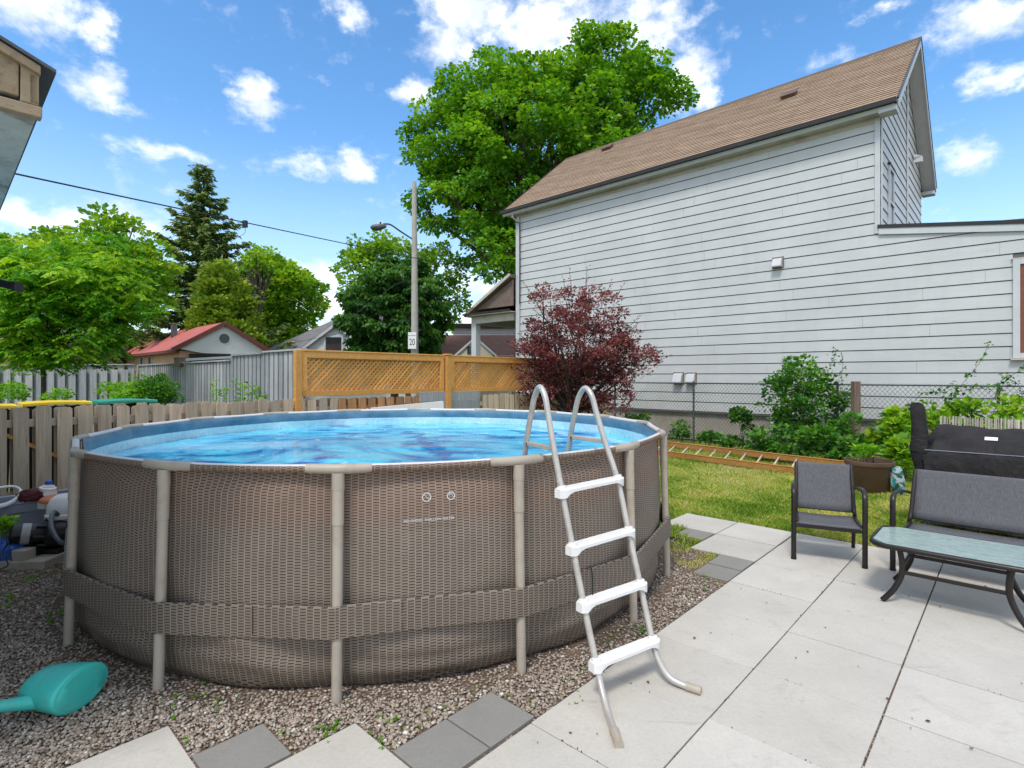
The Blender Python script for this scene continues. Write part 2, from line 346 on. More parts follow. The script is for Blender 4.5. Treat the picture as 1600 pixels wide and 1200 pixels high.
M['shingle'] = shingle('brown_asphalt_shingles', (.31, .215, .145), (.43, .315, .225), (.37, .27, .19))
# sling fabric
m, t, b, tcx = surf('sling_fabric', .8, .2); uv = tcx.outputs['Object']
n1 = t.noise(t.vm('MULTIPLY', uv, (1, .03, .03)).outputs[0], 900, 2); n2 = t.noise(t.vm('MULTIPLY', uv, (.03, 1, 1)).outputs[0], 420, 2)
c = t.mix(t.mr(t.m('ADD', t.m('MULTIPLY', n1, 1.5), t.m('MULTIPLY', n2, .5)), .75, 1.25), (.07, .069, .076), (.145, .145, .155)); setin(t, b, 'Base Color', c)
bump(t, b, t.m('ADD', n1, n2), .3, .001); M['sling'] = m
m, t, b, tcx = surf('cover_cloth', .75, .25); o = tcx.outputs['Object']
c = t.mix(t.mr(t.noise(o, 4, 6), .3, .7), (.012, .011, .011), (.03, .027, .027)); setin(t, b, 'Base Color', c)
bump(t, b, t.m('ADD', t.noise(o, 5, 4, .5, 1.5), t.m('MULTIPLY', t.noise(o, 300, 2), .05)), .7, .05); M['cover'] = m
# rippled glass table top
m, t, b, tcx = surf('rippled_glass', .12, .6); o = tcx.outputs['Object']
c = t.mix(t.mr(t.noise(t.vm('MULTIPLY', o, (.5, 1.6, 1)).outputs[0], 26, 5, .6, 1.5), .35, .65), (.22, .31, .29), (.36, .45, .42)); setin(t, b, 'Base Color', c)
bump(t, b, t.noise(t.vm('MULTIPLY', o, (.5, 1.6, 1)).outputs[0], 30, 4), .35, .01); M['tglass'] = m
# pool water: opaque blue, with cloud reflections and liner creases painted into its colour
m, t, b, tcx = surf('pool_water', .06, .12); o = tcx.outputs['Object']
ro = t.n('ShaderNodeMapping', {'Vector': o, 'Rotation': (0, 0, .25), 'Scale': (.95, .9, 1)}).outputs[0]
n1 = t.noise(ro, .85, 7, .58, 1.9); n2 = t.noise(ro, 2.9, 7, .6, 2.4); n3 = t.noise(ro, .7, 3, .5, .5)
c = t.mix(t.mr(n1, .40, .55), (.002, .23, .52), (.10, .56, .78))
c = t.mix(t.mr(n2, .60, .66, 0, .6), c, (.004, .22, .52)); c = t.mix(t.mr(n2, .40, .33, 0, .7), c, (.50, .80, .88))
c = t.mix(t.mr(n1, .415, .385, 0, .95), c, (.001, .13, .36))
so_ = t.n('ShaderNodeSeparateXYZ', {0: o}); fx, fy = so_.outputs[0], so_.outputs[1]
def fold(x0, y0, x1, y1, wd, col, c, k=.9):
    """a long crease of the liner from one place to another on the pool floor"""
    L = math.hypot(x1-x0, y1-y0); dx, dy = (x1-x0)/L, (y1-y0)/L
    a = t.m('ADD', t.m('MULTIPLY', t.m('SUBTRACT', fx, x0), dx), t.m('MULTIPLY', t.m('SUBTRACT', fy, y0), dy))
    pz = t.m('ADD', t.m('MULTIPLY', t.m('SUBTRACT', fx, x0), -dy), t.m('MULTIPLY', t.m('SUBTRACT', fy, y0), dx))
    pz = t.m('ADD', pz, t.m('MULTIPLY', t.m('SUBTRACT', t.noise(o, 3., 5), .5), .55))
    f = t.m('MULTIPLY', t.mr(t.m('ABSOLUTE', pz), wd, wd*.5), t.m('MULTIPLY', t.mr(a, -.1, .2), t.mr(a, L+.1, L-.2)))
    return t.mix(t.m('MULTIPLY', f, k), c, col)
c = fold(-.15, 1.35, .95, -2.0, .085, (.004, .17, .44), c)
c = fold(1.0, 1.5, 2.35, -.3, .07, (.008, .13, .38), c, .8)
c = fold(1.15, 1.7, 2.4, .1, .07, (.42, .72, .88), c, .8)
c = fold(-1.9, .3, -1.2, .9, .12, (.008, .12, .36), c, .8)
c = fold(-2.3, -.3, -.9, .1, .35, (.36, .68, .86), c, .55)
setin(t, b, 'Base Color', c); bump(t, b, t.m('ADD', t.m('MULTIPLY', n2, .6), t.noise(ro, 9, 3, .5, 1.)), .06, .03); M['water'] = m
# liner: colour bands by height
m, t, b, tcx = surf('pool_liner', .35, .4); o = tcx.outputs['Object']; z = t.n('ShaderNodeSeparateXYZ', {0: o}).outputs[2]
zz = t.m('ADD', z, t.m('MULTIPLY', t.m('SUBTRACT', t.noise(o, 4, 3), .5), .012))
c = t.mix(t.mr(t.noise(o, 6, 5), .3, .7), (.06, .15, .23), (.12, .24, .33))
c = t.mix(t.mr(zz, 1.072, 1.066), c, t.mix(t.mr(t.noise(o, 25, 4), .35, .65), (.50, .70, .74), (.68, .82, .84)))
setin(t, b, 'Base Color', c); bump(t, b, t.noise(o, 8, 4), .3, .02); M['liner'] = m
# leaves
def lm(name, d, mcol, l, **k): return leafmat(name, [(0, d), (.45, mcol), (1, l)], **k)
M['l_maple'] = lm('maple_leaves', (.03, .12, .008), (.11, .32, .015), (.34, .56, .04))
M['l_locust'] = lm('locust_leaves', (.035, .15, .01), (.12, .36, .018), (.42, .60, .035), trans=.5)
M['l_mid'] = lm('mid_green_leaves', (.05, .15, .012), (.17, .38, .02), (.42, .58, .05))
M['l_dark'] = lm('dark_green_leaves', (.015, .06, .010), (.045, .15, .025), (.15, .32, .05))
M['l_spruce'] = lm('spruce_needles', (.05, .11, .03), (.15, .26, .06), (.36, .35, .12), trans=.15)
M['l_cedar'] = lm('cedar_foliage', (.06, .15, .01), (.20, .34, .03), (.42, .50, .07), trans=.3)
M['l_plum'] = lm('plum_leaves', (.05, .016, .023), (.17, .05, .062), (.46, .15, .16), trans=.3)
M['l_bush'] = lm('bush_leaves', (.015, .07, .01), (.05, .20, .02), (.20, .42, .05), trans=.35)
M['l_lime'] = lm('lime_leaves', (.06, .22, .01), (.16, .42, .02), (.42, .65, .06), trans=.45)
M['grass'] = leafmat('grass_blades', [(0, (.07, .16, .012)), (.3, (.20, .36, .03)), (.55, (.40, .50, .07)), (.78, (.62, .56, .20)), (1, (.70, .57, .33))], .4)
def soilpatch(name, stops, scale=1.2, fine=40):
    m, t, b, tcx = surf(name, .95, .2); o = tcx.outputs['Object']
    c = t.ramp(t.m('ADD', t.m('MULTIPLY', t.noise(o, scale, 6, .6), .7), t.m('MULTIPLY', t.noise(o, fine, 4), .3)), stops)
    setin(t, b, 'Base Color', c); bump(t, b, t.noise(o, fine*1.5, 5), .8, .02); return m
M['ground'] = soilpatch('yard_ground', [(.3, (.05, .09, .02)), (.5, (.09, .12, .03)), (.7, (.13, .11, .06))])
M['lawn'] = soilpatch('lawn_ground', [(.3, (.10, .16, .025)), (.48, (.18, .23, .05)), (.6, (.28, .25, .09)), (.75, (.28, .20, .11))])
m, t, b, tcx = surf('gravel_bed', .9, .25); o = tcx.outputs['Object']
vo = t.n('ShaderNodeTexVoronoi', {'Vector': o, 'Scale': 55.}); vc = t.n('ShaderNodeSeparateColor', {0: vo.outputs['Color']})
c = t.ramp(vc.outputs[0], [(0, (.16, .12, .09)), (.35, (.32, .24, .19)), (.7, (.45, .36, .30)), (1, (.62, .56, .5))])
c = t.mix(t.mr(vo.outputs['Distance'], .3, .55), c, (.10, .07, .05))
c = t.mix(t.mr(t.noise(o, 1.6, 6, .6), .5, .6, 0, 1), c, t.mix(t.noise(o, 25, 5), (.09, .058, .038), (.22, .155, .105)))
setin(t, b, 'Base Color', c); bump(t, b, t.m('SUBTRACT', 1., vo.outputs['Distance']), .8, .01); M['gravel'] = m
m, t, b, tcx = surf('pebbles', .7, .35)
at = t.n('ShaderNodeAttribute', attribute_name='tone').outputs['Fac']
c = t.ramp(at, [(0, (.19, .145, .11)), (.22, (.29, .23, .175)), (.5, (.38, .31, .245)), (.75, (.47, .39, .31)), (.9, (.40, .375, .34)), (1, (.72, .68, .60))])
c = t.mix(t.mr(t.noise(tcx.outputs['Object'], 90, 4), .4, .7, 0, .35), c, (.13, .09, .07)); setin(t, b, 'Base Color', c); M['pebble'] = m
# ================================================================== GROUND
mb = MB(); mb.add([(-400, -200, -.04), (400, -200, -.04), (400, 700, -.04), (-400, 700, -.04)], [(0, 1, 2, 3)])
tag(mb.build('ground', M['ground']), kind='structure')
def sheet(name, poly, z, mat):
    mb = MB(); mb.add([g(u, v, z) for u, v in poly], [tuple(range(len(poly)))]); return tag(mb.build(name, mat), kind='structure')
sheet('gravel_bed', [(-6, -4), (8.9, -4), (8.9, 5.4), (3.3, 5.4), (2.0, 4.9), (1.2, 4.6), (-6, 4.6)], -.006, M['gravel'])
sheet('lawn', [(-8, 5.9), (2.5, 5.9), (2.95, 5.0), (3.4, 5.35), (8.9, 5.35), (8.9, 13.0), (-8, 13.0)], -.002, M['lawn'])
# ------------------------------------------------------------------ patio slabs
def slabs(name, cells, mat):
    mb = MB()
    for u0, u1, v0, v1 in cells:
        gp = .0035; dz = random.uniform(-.0035, .0035)
        c = g((u0+u1)/2, (v0+v1)/2, -.02+dz); mb.box(c, (u1-u0-.0085, v1-v0-.004, .055), rz=TH+random.uniform(-.002, .002))
    return tag(mb.build(name, mat, bevel=.003), kind='structure')
S = .6075; U0 = 1.69; V0 = 6.19
light = []; dark = []
for i in range(14):
    for j in range(15):
        light.append((U0-(i+1)*S, U0-i*S, V0-(j+1)*S, V0-j*S))
light += [(1.70, 2.30, .76, 1.37), (2.31, 2.93, .15, .76), (1.70, 2.30, .15, .755), (1.70, 2.3, -.46, .145), (2.31, 2.92, -.46, .145), (2.93, 3.54, -1.07, -.46)]
dark += [(1.70, 2.005, 1.375, 1.68), (1.70, 2.005, 1.685, 1.985), (2.31, 2.615, .765, 1.07), (2.935, 3.24, -.45, -.145), (2.935, 3.24, -.14, .15)]
light += [(1.70, 2.30, 4.975, 5.58), (2.30, 2.9, 5.585, 6.19), (1.70, 2.295, 5.585, 6.19)]
dark += [(1.695, 1.995, 4.36, 4.66), (1.695, 1.995, 4.665, 4.97), (2.305, 2.61, 5.28, 5.58)]
slabs('patio', light, M['slab']); slabs('patio_border', dark, M['slab_dk'])
sheet('patio_bed', [(-7, -4), (1.70, -4), (1.70, 4.6), (1.70, 6.2), (-7, 6.2)], -.0255, M['dark'])
def on_slab(u, v):
    r = (u < 1.70) & (v < 6.2)
    for a, b_, c_, d_ in light[-9:]+light[14*15:]+dark: r |= (u > a-.01) & (u < b_+.01) & (v > c_-.01) & (v < d_+.01)
    return r
PC = Vector((-1.113, 5.27, 0)); PR = 2.513
def uv_of(X, Y): return UX*X+UY*Y, VX*X+VY*Y
# ------------------------------------------------------------------ pebbles
def scatter(n, y0, y1, x0=-.98, x1=.98):
    """points on the ground, denser near the house end of the yard where they show largest"""
    Y = y0*(y1/y0)**RNG.random(n); t_ = RNG.uniform(x0, x1, n); return t_*Y, Y
def vnoise(X, Y, s, seed=0):
    r = np.random.default_rng(seed); o = np.zeros_like(X)
    for k in range(7):
        a = r.uniform(0, 6.28); f = s*r.uniform(.6, 2.2); o += np.sin(X*math.cos(a)*f+Y*math.sin(a)*f+r.uniform(0, 6.28)+1.3*np.sin(Y*f*.6+k))
    return o/3.
X, Y = scatter(100000, 2.05, 6.4); u, v = uv_of(X, Y)
k = (~on_slab(u, v)) & (np.hypot(X-PC.x, Y-PC.y) > 2.44) & (v < 5.3) & (u < 8.0) & ~((v > 4.55) & (u > 1.2))
bare = vnoise(X, Y, 3.1, 3); k &= ~((bare > 1.0) & (RNG.random(len(X)) < .75)); k &= ~((v > 4.3) & (u < 2.6) & (RNG.random(len(X)) < .55))
dl = np.hypot(X-PC.x, Y-PC.y)-2.44; k &= ~((dl < .14) & (RNG.random(len(X)) < .7))
X, Y = X[k], Y[k]; n = len(X)
phi = (1+5**.5)/2; ico = np.array([(-1, phi, 0), (1, phi, 0), (-1, -phi, 0), (1, -phi, 0), (0, -1, phi), (0, 1, phi), (0, -1, -phi), (0, 1, -phi), (phi, 0, -1), (phi, 0, 1), (-phi, 0, -1), (-phi, 0, 1)])/1.9
icf = np.array([(0, 11, 5), (0, 5, 1), (0, 1, 7), (0, 7, 10), (0, 10, 11), (1, 5, 9), (5, 11, 4), (11, 10, 2), (10, 7, 6), (7, 1, 8), (3, 9, 4), (3, 4, 2), (3, 2, 6), (3, 6, 8), (3, 8, 9), (4, 9, 5), (2, 4, 11), (6, 2, 10), (8, 6, 7), (9, 8, 1)])
sz = .005+.006*RNG.random(n)**1.5; sz[RNG.random(n) < .02] *= 1.7
q = ico[None]*(1+RNG.normal(0, .075, (n, 12, 1))); sc3 = np.stack([RNG.uniform(.8, 1.5, n), RNG.uniform(.7, 1.1, n), RNG.uniform(.45, .8, n)], 1)*sz[:, None]
q = q*sc3[:, None, :]; a = RNG.uniform(0, 6.28, n); ca, sa = np.cos(a)[:, None], np.sin(a)[:, None]
tl = RNG.normal(0, .35, n)[:, None]; qx, qz = q[..., 0]*np.cos(tl)-q[..., 2]*np.sin(tl), q[..., 0]*np.sin(tl)+q[..., 2]*np.cos(tl)
q = np.stack([qx*ca-q[..., 1]*sa+X[:, None], qx*sa+q[..., 1]*ca+Y[:, None], qz+(RNG.random(n)*.009-.003)[:, None]], 2)
o = np_mesh('gravel', q.reshape(-1, 3), (icf[None]+np.arange(n)[:, None, None]*12).reshape(-1, 3), M['pebble'], tone=np.repeat(RNG.random(n), 12), smooth=True)
tag(o, 'tan and pink pea gravel around the foot of the pool', 'gravel', kind='stuff')
# ------------------------------------------------------------------ grass
def blades(X, Y, h0, h1, wd, tone):
    n = len(X); a = RNG.uniform(0, 6.28, n); h = RNG.uniform(h0, h1, n); lean = RNG.normal(0, .5, (n, 2))*h[:, None]
    wx, wy = np.cos(a)*wd, np.sin(a)*wd; q = np.zeros((n, 4, 3)); z0 = -.004
    q[:, 0] = np.stack([X-wx, Y-wy, X*0+z0], 1); q[:, 1] = np.stack([X+wx, Y+wy, X*0+z0], 1)
    q[:, 2] = np.stack([X+wx*.6+lean[:, 0]*.45, Y+wy*.6+lean[:, 1]*.45, h*.6], 1); q[:, 3] = np.stack([X+lean[:, 0], Y+lean[:, 1], h*.95], 1)
    i = np.arange(n)*4
    return q.reshape(-1, 3), np.concatenate([np.c_[i, i+1, i+2], np.c_[i, i+2, i+3]]), np.repeat(tone, 4)
X, Y = scatter(360000, 4.3, 16.5, .05, 1.0); u, v = uv_of(X, Y)
k = (~on_slab(u, v)) & (v > 4.45) & (v < 12.9) & (u < 8.0) & ((u < 3.3) | (v > 6.0)) & (np.hypot(X-PC.x, Y-PC.y) > 2.6) & ((v > 6.19) | (u > 1.9)) & ((v > 5.2) | (RNG.random(len(X)) < .4+.4*vnoise(X, Y, 7, 9)))
wv = vnoise(X, Y, 2.2, 5); k &= RNG.random(len(X)) < np.clip(.95-.35*np.maximum(wv, 0), .25, 1)
X, Y, wv = X[k], Y[k], wv[k]
tone = np.clip(.47+.20*wv+.15*vnoise(X, Y, 6, 31)+RNG.normal(0, .24, len(X)), 0, 1)
o = np_mesh('grass', *(lambda r: (r[0], r[1]))(r_ := blades(X, Y, .018+.012*np.clip(vnoise(X, Y, 9, 21), 0, 2), .045+.03*np.clip(vnoise(X, Y, 9, 21), -.3, 2), .0045, tone)), M['grass'], tone=r_[2]); tag(o, 'patchy green and straw coloured lawn grass', 'grass', kind='stuff')
# weeds between the stones and along slab edges
Wp = []
edges = [((1.73, 2.0), (1.73, 4.3), 40), ((2.03, 1.4), (2.03, 1.98), 12), ((1.72, 2.02), (2.0, 2.02), 6), ((2.34, 1.09), (2.62, 1.09), 4), ((2.34, 1.12), (2.34, 1.37), 4), ((2.64, .77), (2.95, .78), 5)]
for (a0, b0), (a1, b1), n in edges:
    for i in range(n): f_ = random.random(); Wp.append((g(a0+(a1-a0)*f_+abs(random.gauss(0, .03))+.02, b0+(b1-b0)*f_+abs(random.gauss(0, .015))), random.uniform(.005, .013)))
for px, py, n in [(505, 1140, 10), (520, 1145, 8), (275, 1095, 5), (315, 1090, 5), (350, 1100, 6), (325, 1070, 4), (90, 960, 12), (75, 975, 8), (10, 935, 14), (0, 950, 14), (45, 905, 14), (70, 900, 12), (120, 1010, 5), (615, 1128, 5), (960, 1000, 6), (985, 985, 6), (905, 1090, 5), (1010, 985, 5), (1100, 900, 8), (590, 1160, 8)]:
    Yg = F*EYE/(py-HZ)
    for i in range(n): Wp.append((Vector(((px-800)/F*Yg+random.gauss(0, .035), Yg+random.gauss(0, .035), 0)), random.uniform(.008, .017)))
Pn, An, Sn = [], [], []
for p, s in Wp:
    for i in range(9):
        a = random.uniform(0, 6.28); e = random.uniform(.1, 1.1); Pn.append((p.x, p.y, .002+random.random()*s*.6)); An.append((math.cos(a)*math.cos(e), math.sin(a)*math.cos(e), math.sin(e))); Sn.append(s*random.uniform(.6, 1.2))
q, fc = leaf_arrays(np.array(Pn), np.array(An), np.array(Sn), .3); o = np_mesh('weeds', q, fc, M['l_lime'], tone=np.repeat(RNG.random(len(Pn))*.8, 4)); tag(o, 'small green weeds sprouting in the gravel and slab joints', 'weeds', kind='stuff')
mb = MB(); rj = random.Random(4)
for i in range(900):
    if rj.random() < .5: u_, v_ = U0-S*rj.randint(0, 4)+rj.gauss(0, .003), rj.uniform(.3, 6.1)
    else: u_, v_ = rj.uniform(-1.5, 1.69), V0-S*rj.randint(0, 9)+rj.gauss(0, .003)
    if math.sin(u_*5+v_*7)+math.sin(v_*3.1) < .2: continue
    p = g(u_, v_, .006); s_ = rj.uniform(.0015, .005); a = rj.uniform(0, 6.28)
    mb.add([p+Vector((math.cos(a+k*2.1)*s_, math.sin(a+k*2.1)*s_, 0)) for k in range(3)]+[p+Vector((0, 0, s_*1.4+.003))], [(0, 1, 3), (1, 2, 3), (2, 0, 3)])
tag(mb.build('joint_moss', M['soil']), 'crumbs of soil and moss caught in the slab joints', 'moss', kind='stuff')
# bits of leaf litter and soil specks on the slabs
mb = MB()
for i in range(60):
    t_ = random.uniform(-.75, .95); Yl = random.uniform(2.3, 5.6); u_, v_ = uv_of(t_*Yl, Yl)
    if u_ > 1.6 or v_ > 6.0: continue
    s = random.choice((.004, .006, .009)); a = random.uniform(0, 6.28); p = Vector((t_*Yl, Yl, .0125))
    mb.add([p+Vector((math.cos(a+k*1.05)*s*(1.5 if k % 3 == 0 else .8), math.sin(a+k*1.05)*s, .001+.002*(k % 2))) for k in range(6)], [(0, 1, 2, 3, 4, 5)])
tag(mb.build('leaf_litter', M['soil']), 'dark specks of leaf litter on the pale slabs', 'leaf litter', kind='stuff')
# ================================================================== POOL
pool = thing('swimming_pool', 'round above ground pool with brown wicker print wall, full of blue water', 'pool', PC)
NL = 16; PH = R(-85.0)
def pp(a, r, z): return PC+Vector((r*math.cos(a), r*math.sin(a), z))
SUB = 18; NA = NL*SUB; zs = [0, .02, .04, .06, .085, .11, .14, .17, .205, .24, .28, .32, .36, .40, .44, .48, .56, .66, .78, .92, 1.04, 1.12, 1.150]
V_, U_, F_ = [], [], []
rb = random.Random(5); ph = [rb.uniform(0, 6.28) for _ in range(12)]
def wall_r(i, z):
    a = 2*math.pi*i/NA; f = (i % SUB)/SUB; b_ = math.sin(math.pi*f)**1.0
    r = 2.448+.037*b_*math.sin(math.pi*min(1, (z+.15)/1.25))
    if z < .12: r -= .06*(1-z/.12)**2
    if z > 1.1: r = 2.44*math.cos(math.pi/NL)/math.cos(math.pi/NL-2*math.pi/NL*f)+.012
    band = math.exp(-((z-.40)/.13)**2); r -= .004*band*b_
    wr = sum(math.sin(a*(17+9*k)+ph[k]+z*(6+5*k)) for k in range(5))/5
    r += .009*math.exp(-((z-.17)/.11)**2)*math.sin(z*52+2.2*math.sin(a*3+1)+1.4*math.sin(a*7))*(.35+.65*b_)
    return r+wr*(.007+.012*math.exp(-((z-.25)/.2)**2))*min(1, (1.16-z)*4)
for j, z in enumerate(zs):
    for i in range(NA+1):
        a = PH+2*math.pi*i/NA; zz_ = z+(.012*math.sin(a*9+1)+.008*math.sin(a*23) if 0 < j < 3 else 0); V_.append(pp(a, wall_r(i % NA if i < NA else 0, z), zz_)); U_.append((2.46*2*math.pi*i/NA, z))
for j in range(len(zs)-1):
    for i in range(NA): k = j*(NA+1)+i; F_.append((k, k+1, k+NA+2, k+NA+1))
mb = MB(); mb.v = [tuple(p) for p in V_]; mb.f = F_; mb.mi = [0]*len(F_); mb.uv = U_
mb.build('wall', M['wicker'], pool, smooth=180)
# strap that passes outside every leg
mb = MB(); U_ = []; NB = NL*12
for i in range(NB+1):
    a = PH+2*math.pi*i/NB; f = (i % 12)/12; ap = (PR+.037)*math.cos(math.pi/NL)/math.cos(math.pi/NL-2*math.pi/NL*f); ap = max(ap, 2.490)
    zo = .018*math.sin(a*2.3+.6)+.010*math.sin(a*5.1+2); s_ = 2.5*2*math.pi*i/NB
    for r, z, vv in ((ap-.012, .485+zo, .17), (ap+.001, .478+zo, .163), (ap+.004+.004*math.sin(a*31), .40+zo, .085), (ap+.001, .322+zo, .007), (ap-.012, .316+zo, 0)): mb.v.append(tuple(pp(a, r, z))); U_.append((s_, vv+.3))
for i in range(NB):
    for j in range(4): k = i*5+j; mb.f.append((k, k+1, k+6, k+5)); mb.mi.append(0)
mb.uv = U_; mb.build('strap', M['wicker_band'], pool, smooth=50)
# strap seams
for k, da in ((2, R(7.5)), (1, R(12.5)), (3, R(9))):
    mb = MB(); a = PH+2*math.pi*(k-1)/NL*1+da-R(22.5); mb.box(pp(a, (PR+.037)*math.cos(math.pi/NL)/math.cos(math.pi/NL-((a-PH) % (math.pi/8)))+.004, .40), (.003, .003, .15), rz=a); mb.build('strap_seam', M['soil'], pool)
zr = 1.172
for i in range(NL):
    a = PH+2*math.pi*i/NL; a2 = PH+2*math.pi*(i+1)/NL; A = pp(a, PR-.02, zr); B = pp(a2, PR-.02, zr); d = (B-A).normalized()
    Pv = pp(PH+2*math.pi*(i-1)/NL, PR-.02, zr); d0 = (A-Pv).normalized()
    # covered beam between two tees: woven outside, light grey on top and inside paints in the vinyl's reflection
    mb = MB(); seg = 16; U_ = []; L = (B-A).length; n_out = Vector((d.y, -d.x, 0)); ns = 8
    for t_ in range(ns+1):
        q_ = A+d*(.07+(L-.14)*t_/ns)-Vector((0, 0, .006*math.sin(math.pi*t_/ns)))
        for k in range(seg):
            an = 2*math.pi*k/seg; mb.v.append(tuple(q_+n_out*math.cos(an)*.024+Vector((0, 0, math.sin(an)*.024)))); U_.append((2.46*2*math.pi*(i+t_/ns)/NL, 1.16+an*.034))
    for t_ in range(ns):
        for k in range(seg):
            k2 = (k+1) % seg; mb.f.append((t_*seg+k, t_*seg+k2, (t_+1)*seg+k2, (t_+1)*seg+k)); ang = (k+.5)/seg*360; mb.mi.append(0 if (ang < 42 or ang > 262) else 1)
    mb.uv = U_; mb.build('rim_sleeve', [M['wicker'], M['rimtop']], pool, smooth=180)
    # tee joint
    mb = MB(); h_ = .168; pts = [A-d0*h_, A-d0*.06, A-(d0-d)*.012, A+d*.06, A+d*h_]
    mb.tube(pts, [.0255, .0265, .027, .0265, .0255], 16); mb.tube([A+d*(h_*.45), A+d*(h_*.45+.005)], .0285, 16); mb.tube([A-d0*(h_*.9), A-d0*(h_*.9-.005)], .0275, 16)
    mb.tube([A-Vector((0, 0, .02)), A-Vector((0, 0, .105))], .032, 14); mb.lathe([(0, .004), (.006, .002), (.006, 0)], tuple(A-d0*.1+Vector((0, 0, -.032))), 8)
    mb.build('tee_joint', M['beige'], pool, smooth=50, bevel=0)
    # leg
    aL = pp(a, PR-.02, 0); aL = aL+(aL-PC).normalized()*.0
    top = aL+Vector((0, 0, zr-.10)); ft = pp(a, PR+.012, -.01); mid = top.lerp(ft, .17)
    mb = MB(); mb.tube([top, mid, mid+(ft-top)*.002, ft], [.0300, .0300, .0268, .0268], 16); mb.build('leg', M['beige'], pool, smooth=50)
mb = MB(); prof = [(0, .03), (2.36, .03), (2.40, .1), (2.425, .6), (2.42, 1.05), (2.425, 1.13), (2.448, 1.172)]
vs = []; 
for r, z in prof:
    for i in range(NL*6):
        f = (i % 6)/6; k_ = math.cos(math.pi/NL)/math.cos(math.pi/NL-2*math.pi/NL*f) if z > 1.1 else 1; vs.append(pp(PH+2*math.pi*i/(NL*6), r*k_, z))
mb.add(vs, [(j*NL*6+i, (j+1)*NL*6+i, (j+1)*NL*6+(i+1) % (NL*6), j*NL*6+(i+1) % (NL*6)) for j in range(len(prof)-1) for i in range(NL*6)]); mb.build('liner', M['liner'], pool, smooth=180)
n = 150; xs = np.linspace(-2.43, 2.43, n); gx, gy = np.meshgrid(xs, xs); zz = (vnoise(gx, gy*1.7, 4.5, 11)*.0045+vnoise(gx, gy*1.5, 11, 12)*.0006)
idx = np.arange(n*n).reshape(n, n); fc = np.stack([idx[:-1, :-1], idx[:-1, 1:], idx[1:, 1:], idx[1:, :-1]], -1).reshape(-1, 4)
cx = gx.ravel()[fc].mean(1); cy = gy.ravel()[fc].mean(1); fc = fc[np.hypot(cx, cy) < 2.425]
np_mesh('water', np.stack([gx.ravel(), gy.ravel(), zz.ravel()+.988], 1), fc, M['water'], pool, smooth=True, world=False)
# faded safety print on the wall
def text(name, s, size, loc, rot, mat, parent, ext=.0008, align='CENTER', narrow=1):
    cu = bpy.data.curves.new(name, 'FONT'); cu.body = s; cu.size = size; cu.align_x = align; cu.align_y = 'CENTER'; cu.extrude = ext
    cu.materials.append(mat); o = bpy.data.objects.new(name, cu); C.objects.link(o); o.parent = parent
    if narrow != 1: o.scale = (narrow, 1, 1)
    m_ = Matrix.Translation(loc) @ rot.to_matrix().to_4x4() @ Matrix.Diagonal((narrow, 1, 1, 1))
    dg = bpy.context.evaluated_depsgraph_get(); me = bpy.data.meshes.new_from_object(o.evaluated_get(dg)); bpy.data.objects.remove(o)
    me.transform(W(parent).inverted() @ m_); me.materials.clear(); me.materials.append(mat)
    o = bpy.data.objects.new(name, me); C.objects.link(o); o.parent = parent; return o
from mathutils import Euler
M['print'] = paint('faded_white_print', (.62, .64, .65), .6, .1, 9, 0)
ap_ = R(-74.2); nrm = Vector((math.cos(ap_), math.sin(ap_), 0)); rt = Euler((R(90), 0, ap_+R(90))); tx = Vector((-math.sin(ap_), math.cos(ap_), 0))
base = pp(ap_, 2.487, 0)
mb = MB()
def ring(c, r, w_, n=24):
    vs = []
    for k in range(n):
        a = 2*math.pi*k/n
        for rr in (r, r-w_): vs.append(c+tx*math.cos(a)*rr+Vector((0, 0, math.sin(a)*rr)))
    mb.add(vs, [(2*k, 2*k+1, (2*k+3) % (2*n), (2*k+2) % (2*n)) for k in range(n)])
c1 = base+Vector((0, 0, 1.008))-tx*.018; c2 = c1+tx*.13-Vector((0, 0, 0))
ring(c1, .024, .004); mb.beam(c1+tx*-.016+Vector((0, 0, .016)), c1+tx*.016-Vector((0, 0, .016)), .002, .004, up=nrm)
mb.build('safety_symbol', M['print'], pool); mb = MB(); ring(c2, .022, .004); mb.beam(c2+tx*-.012+Vector((0, 0, .006)), c2+tx*.002+Vector((0, 0, .012)), .002, .004, up=nrm); mb.beam(c2+tx*.002+Vector((0, 0, .012)), c2+tx*.014-Vector((0, 0, .008)), .002, .004, up=nrm)
mb.build('safety_symbol', M['print'], pool)
text('warning_text', 'NO DIVING  SHALLOW WATER', .019, base+nrm*.001+Vector((0, 0, .888))-tx*.004, rt, M['print'], pool)
# ------------------------------------------------------------------ pool ladder
lad = thing('pool_ladder', 'A-frame pool ladder with grey tube rails and four white treads over the pool rim', 'ladder', (.55, 2.8, 0))
def spl(pts, n=6):
    pts = [Vector(p) for p in pts]; out = []
    for i in range(len(pts)-1):
        p0, p1, p2, p3 = pts[max(i-1, 0)], pts[i], pts[i+1], pts[min(i+2, len(pts)-1)]
        for k in range(n):
            t_ = k/n; out.append(.5*((2*p1)+(p2-p0)*t_+(2*p0-5*p1+4*p2-p3)*t_*t_+(3*p1-p0-3*p2+p3)*t_**3))
    return out+[pts[-1]]
RA = [(.472, 2.40, .022), (.468, 2.50, .024), (.46, 2.60, .035), (.447, 2.69, .09), (.429, 2.75, .185), (.374, 2.82, .459), (.324, 2.88, .733), (.272, 2.95, 1.02), (.232, 3.005, 1.25), (.206, 3.045, 1.42), (.188, 3.08, 1.535), (.162, 3.13, 1.587), (.138, 3.18, 1.545), (.118, 3.21, 1.45), (.077, 3.27, 1.178), (.03, 3.35, .7), (.0, 3.4, .2)]
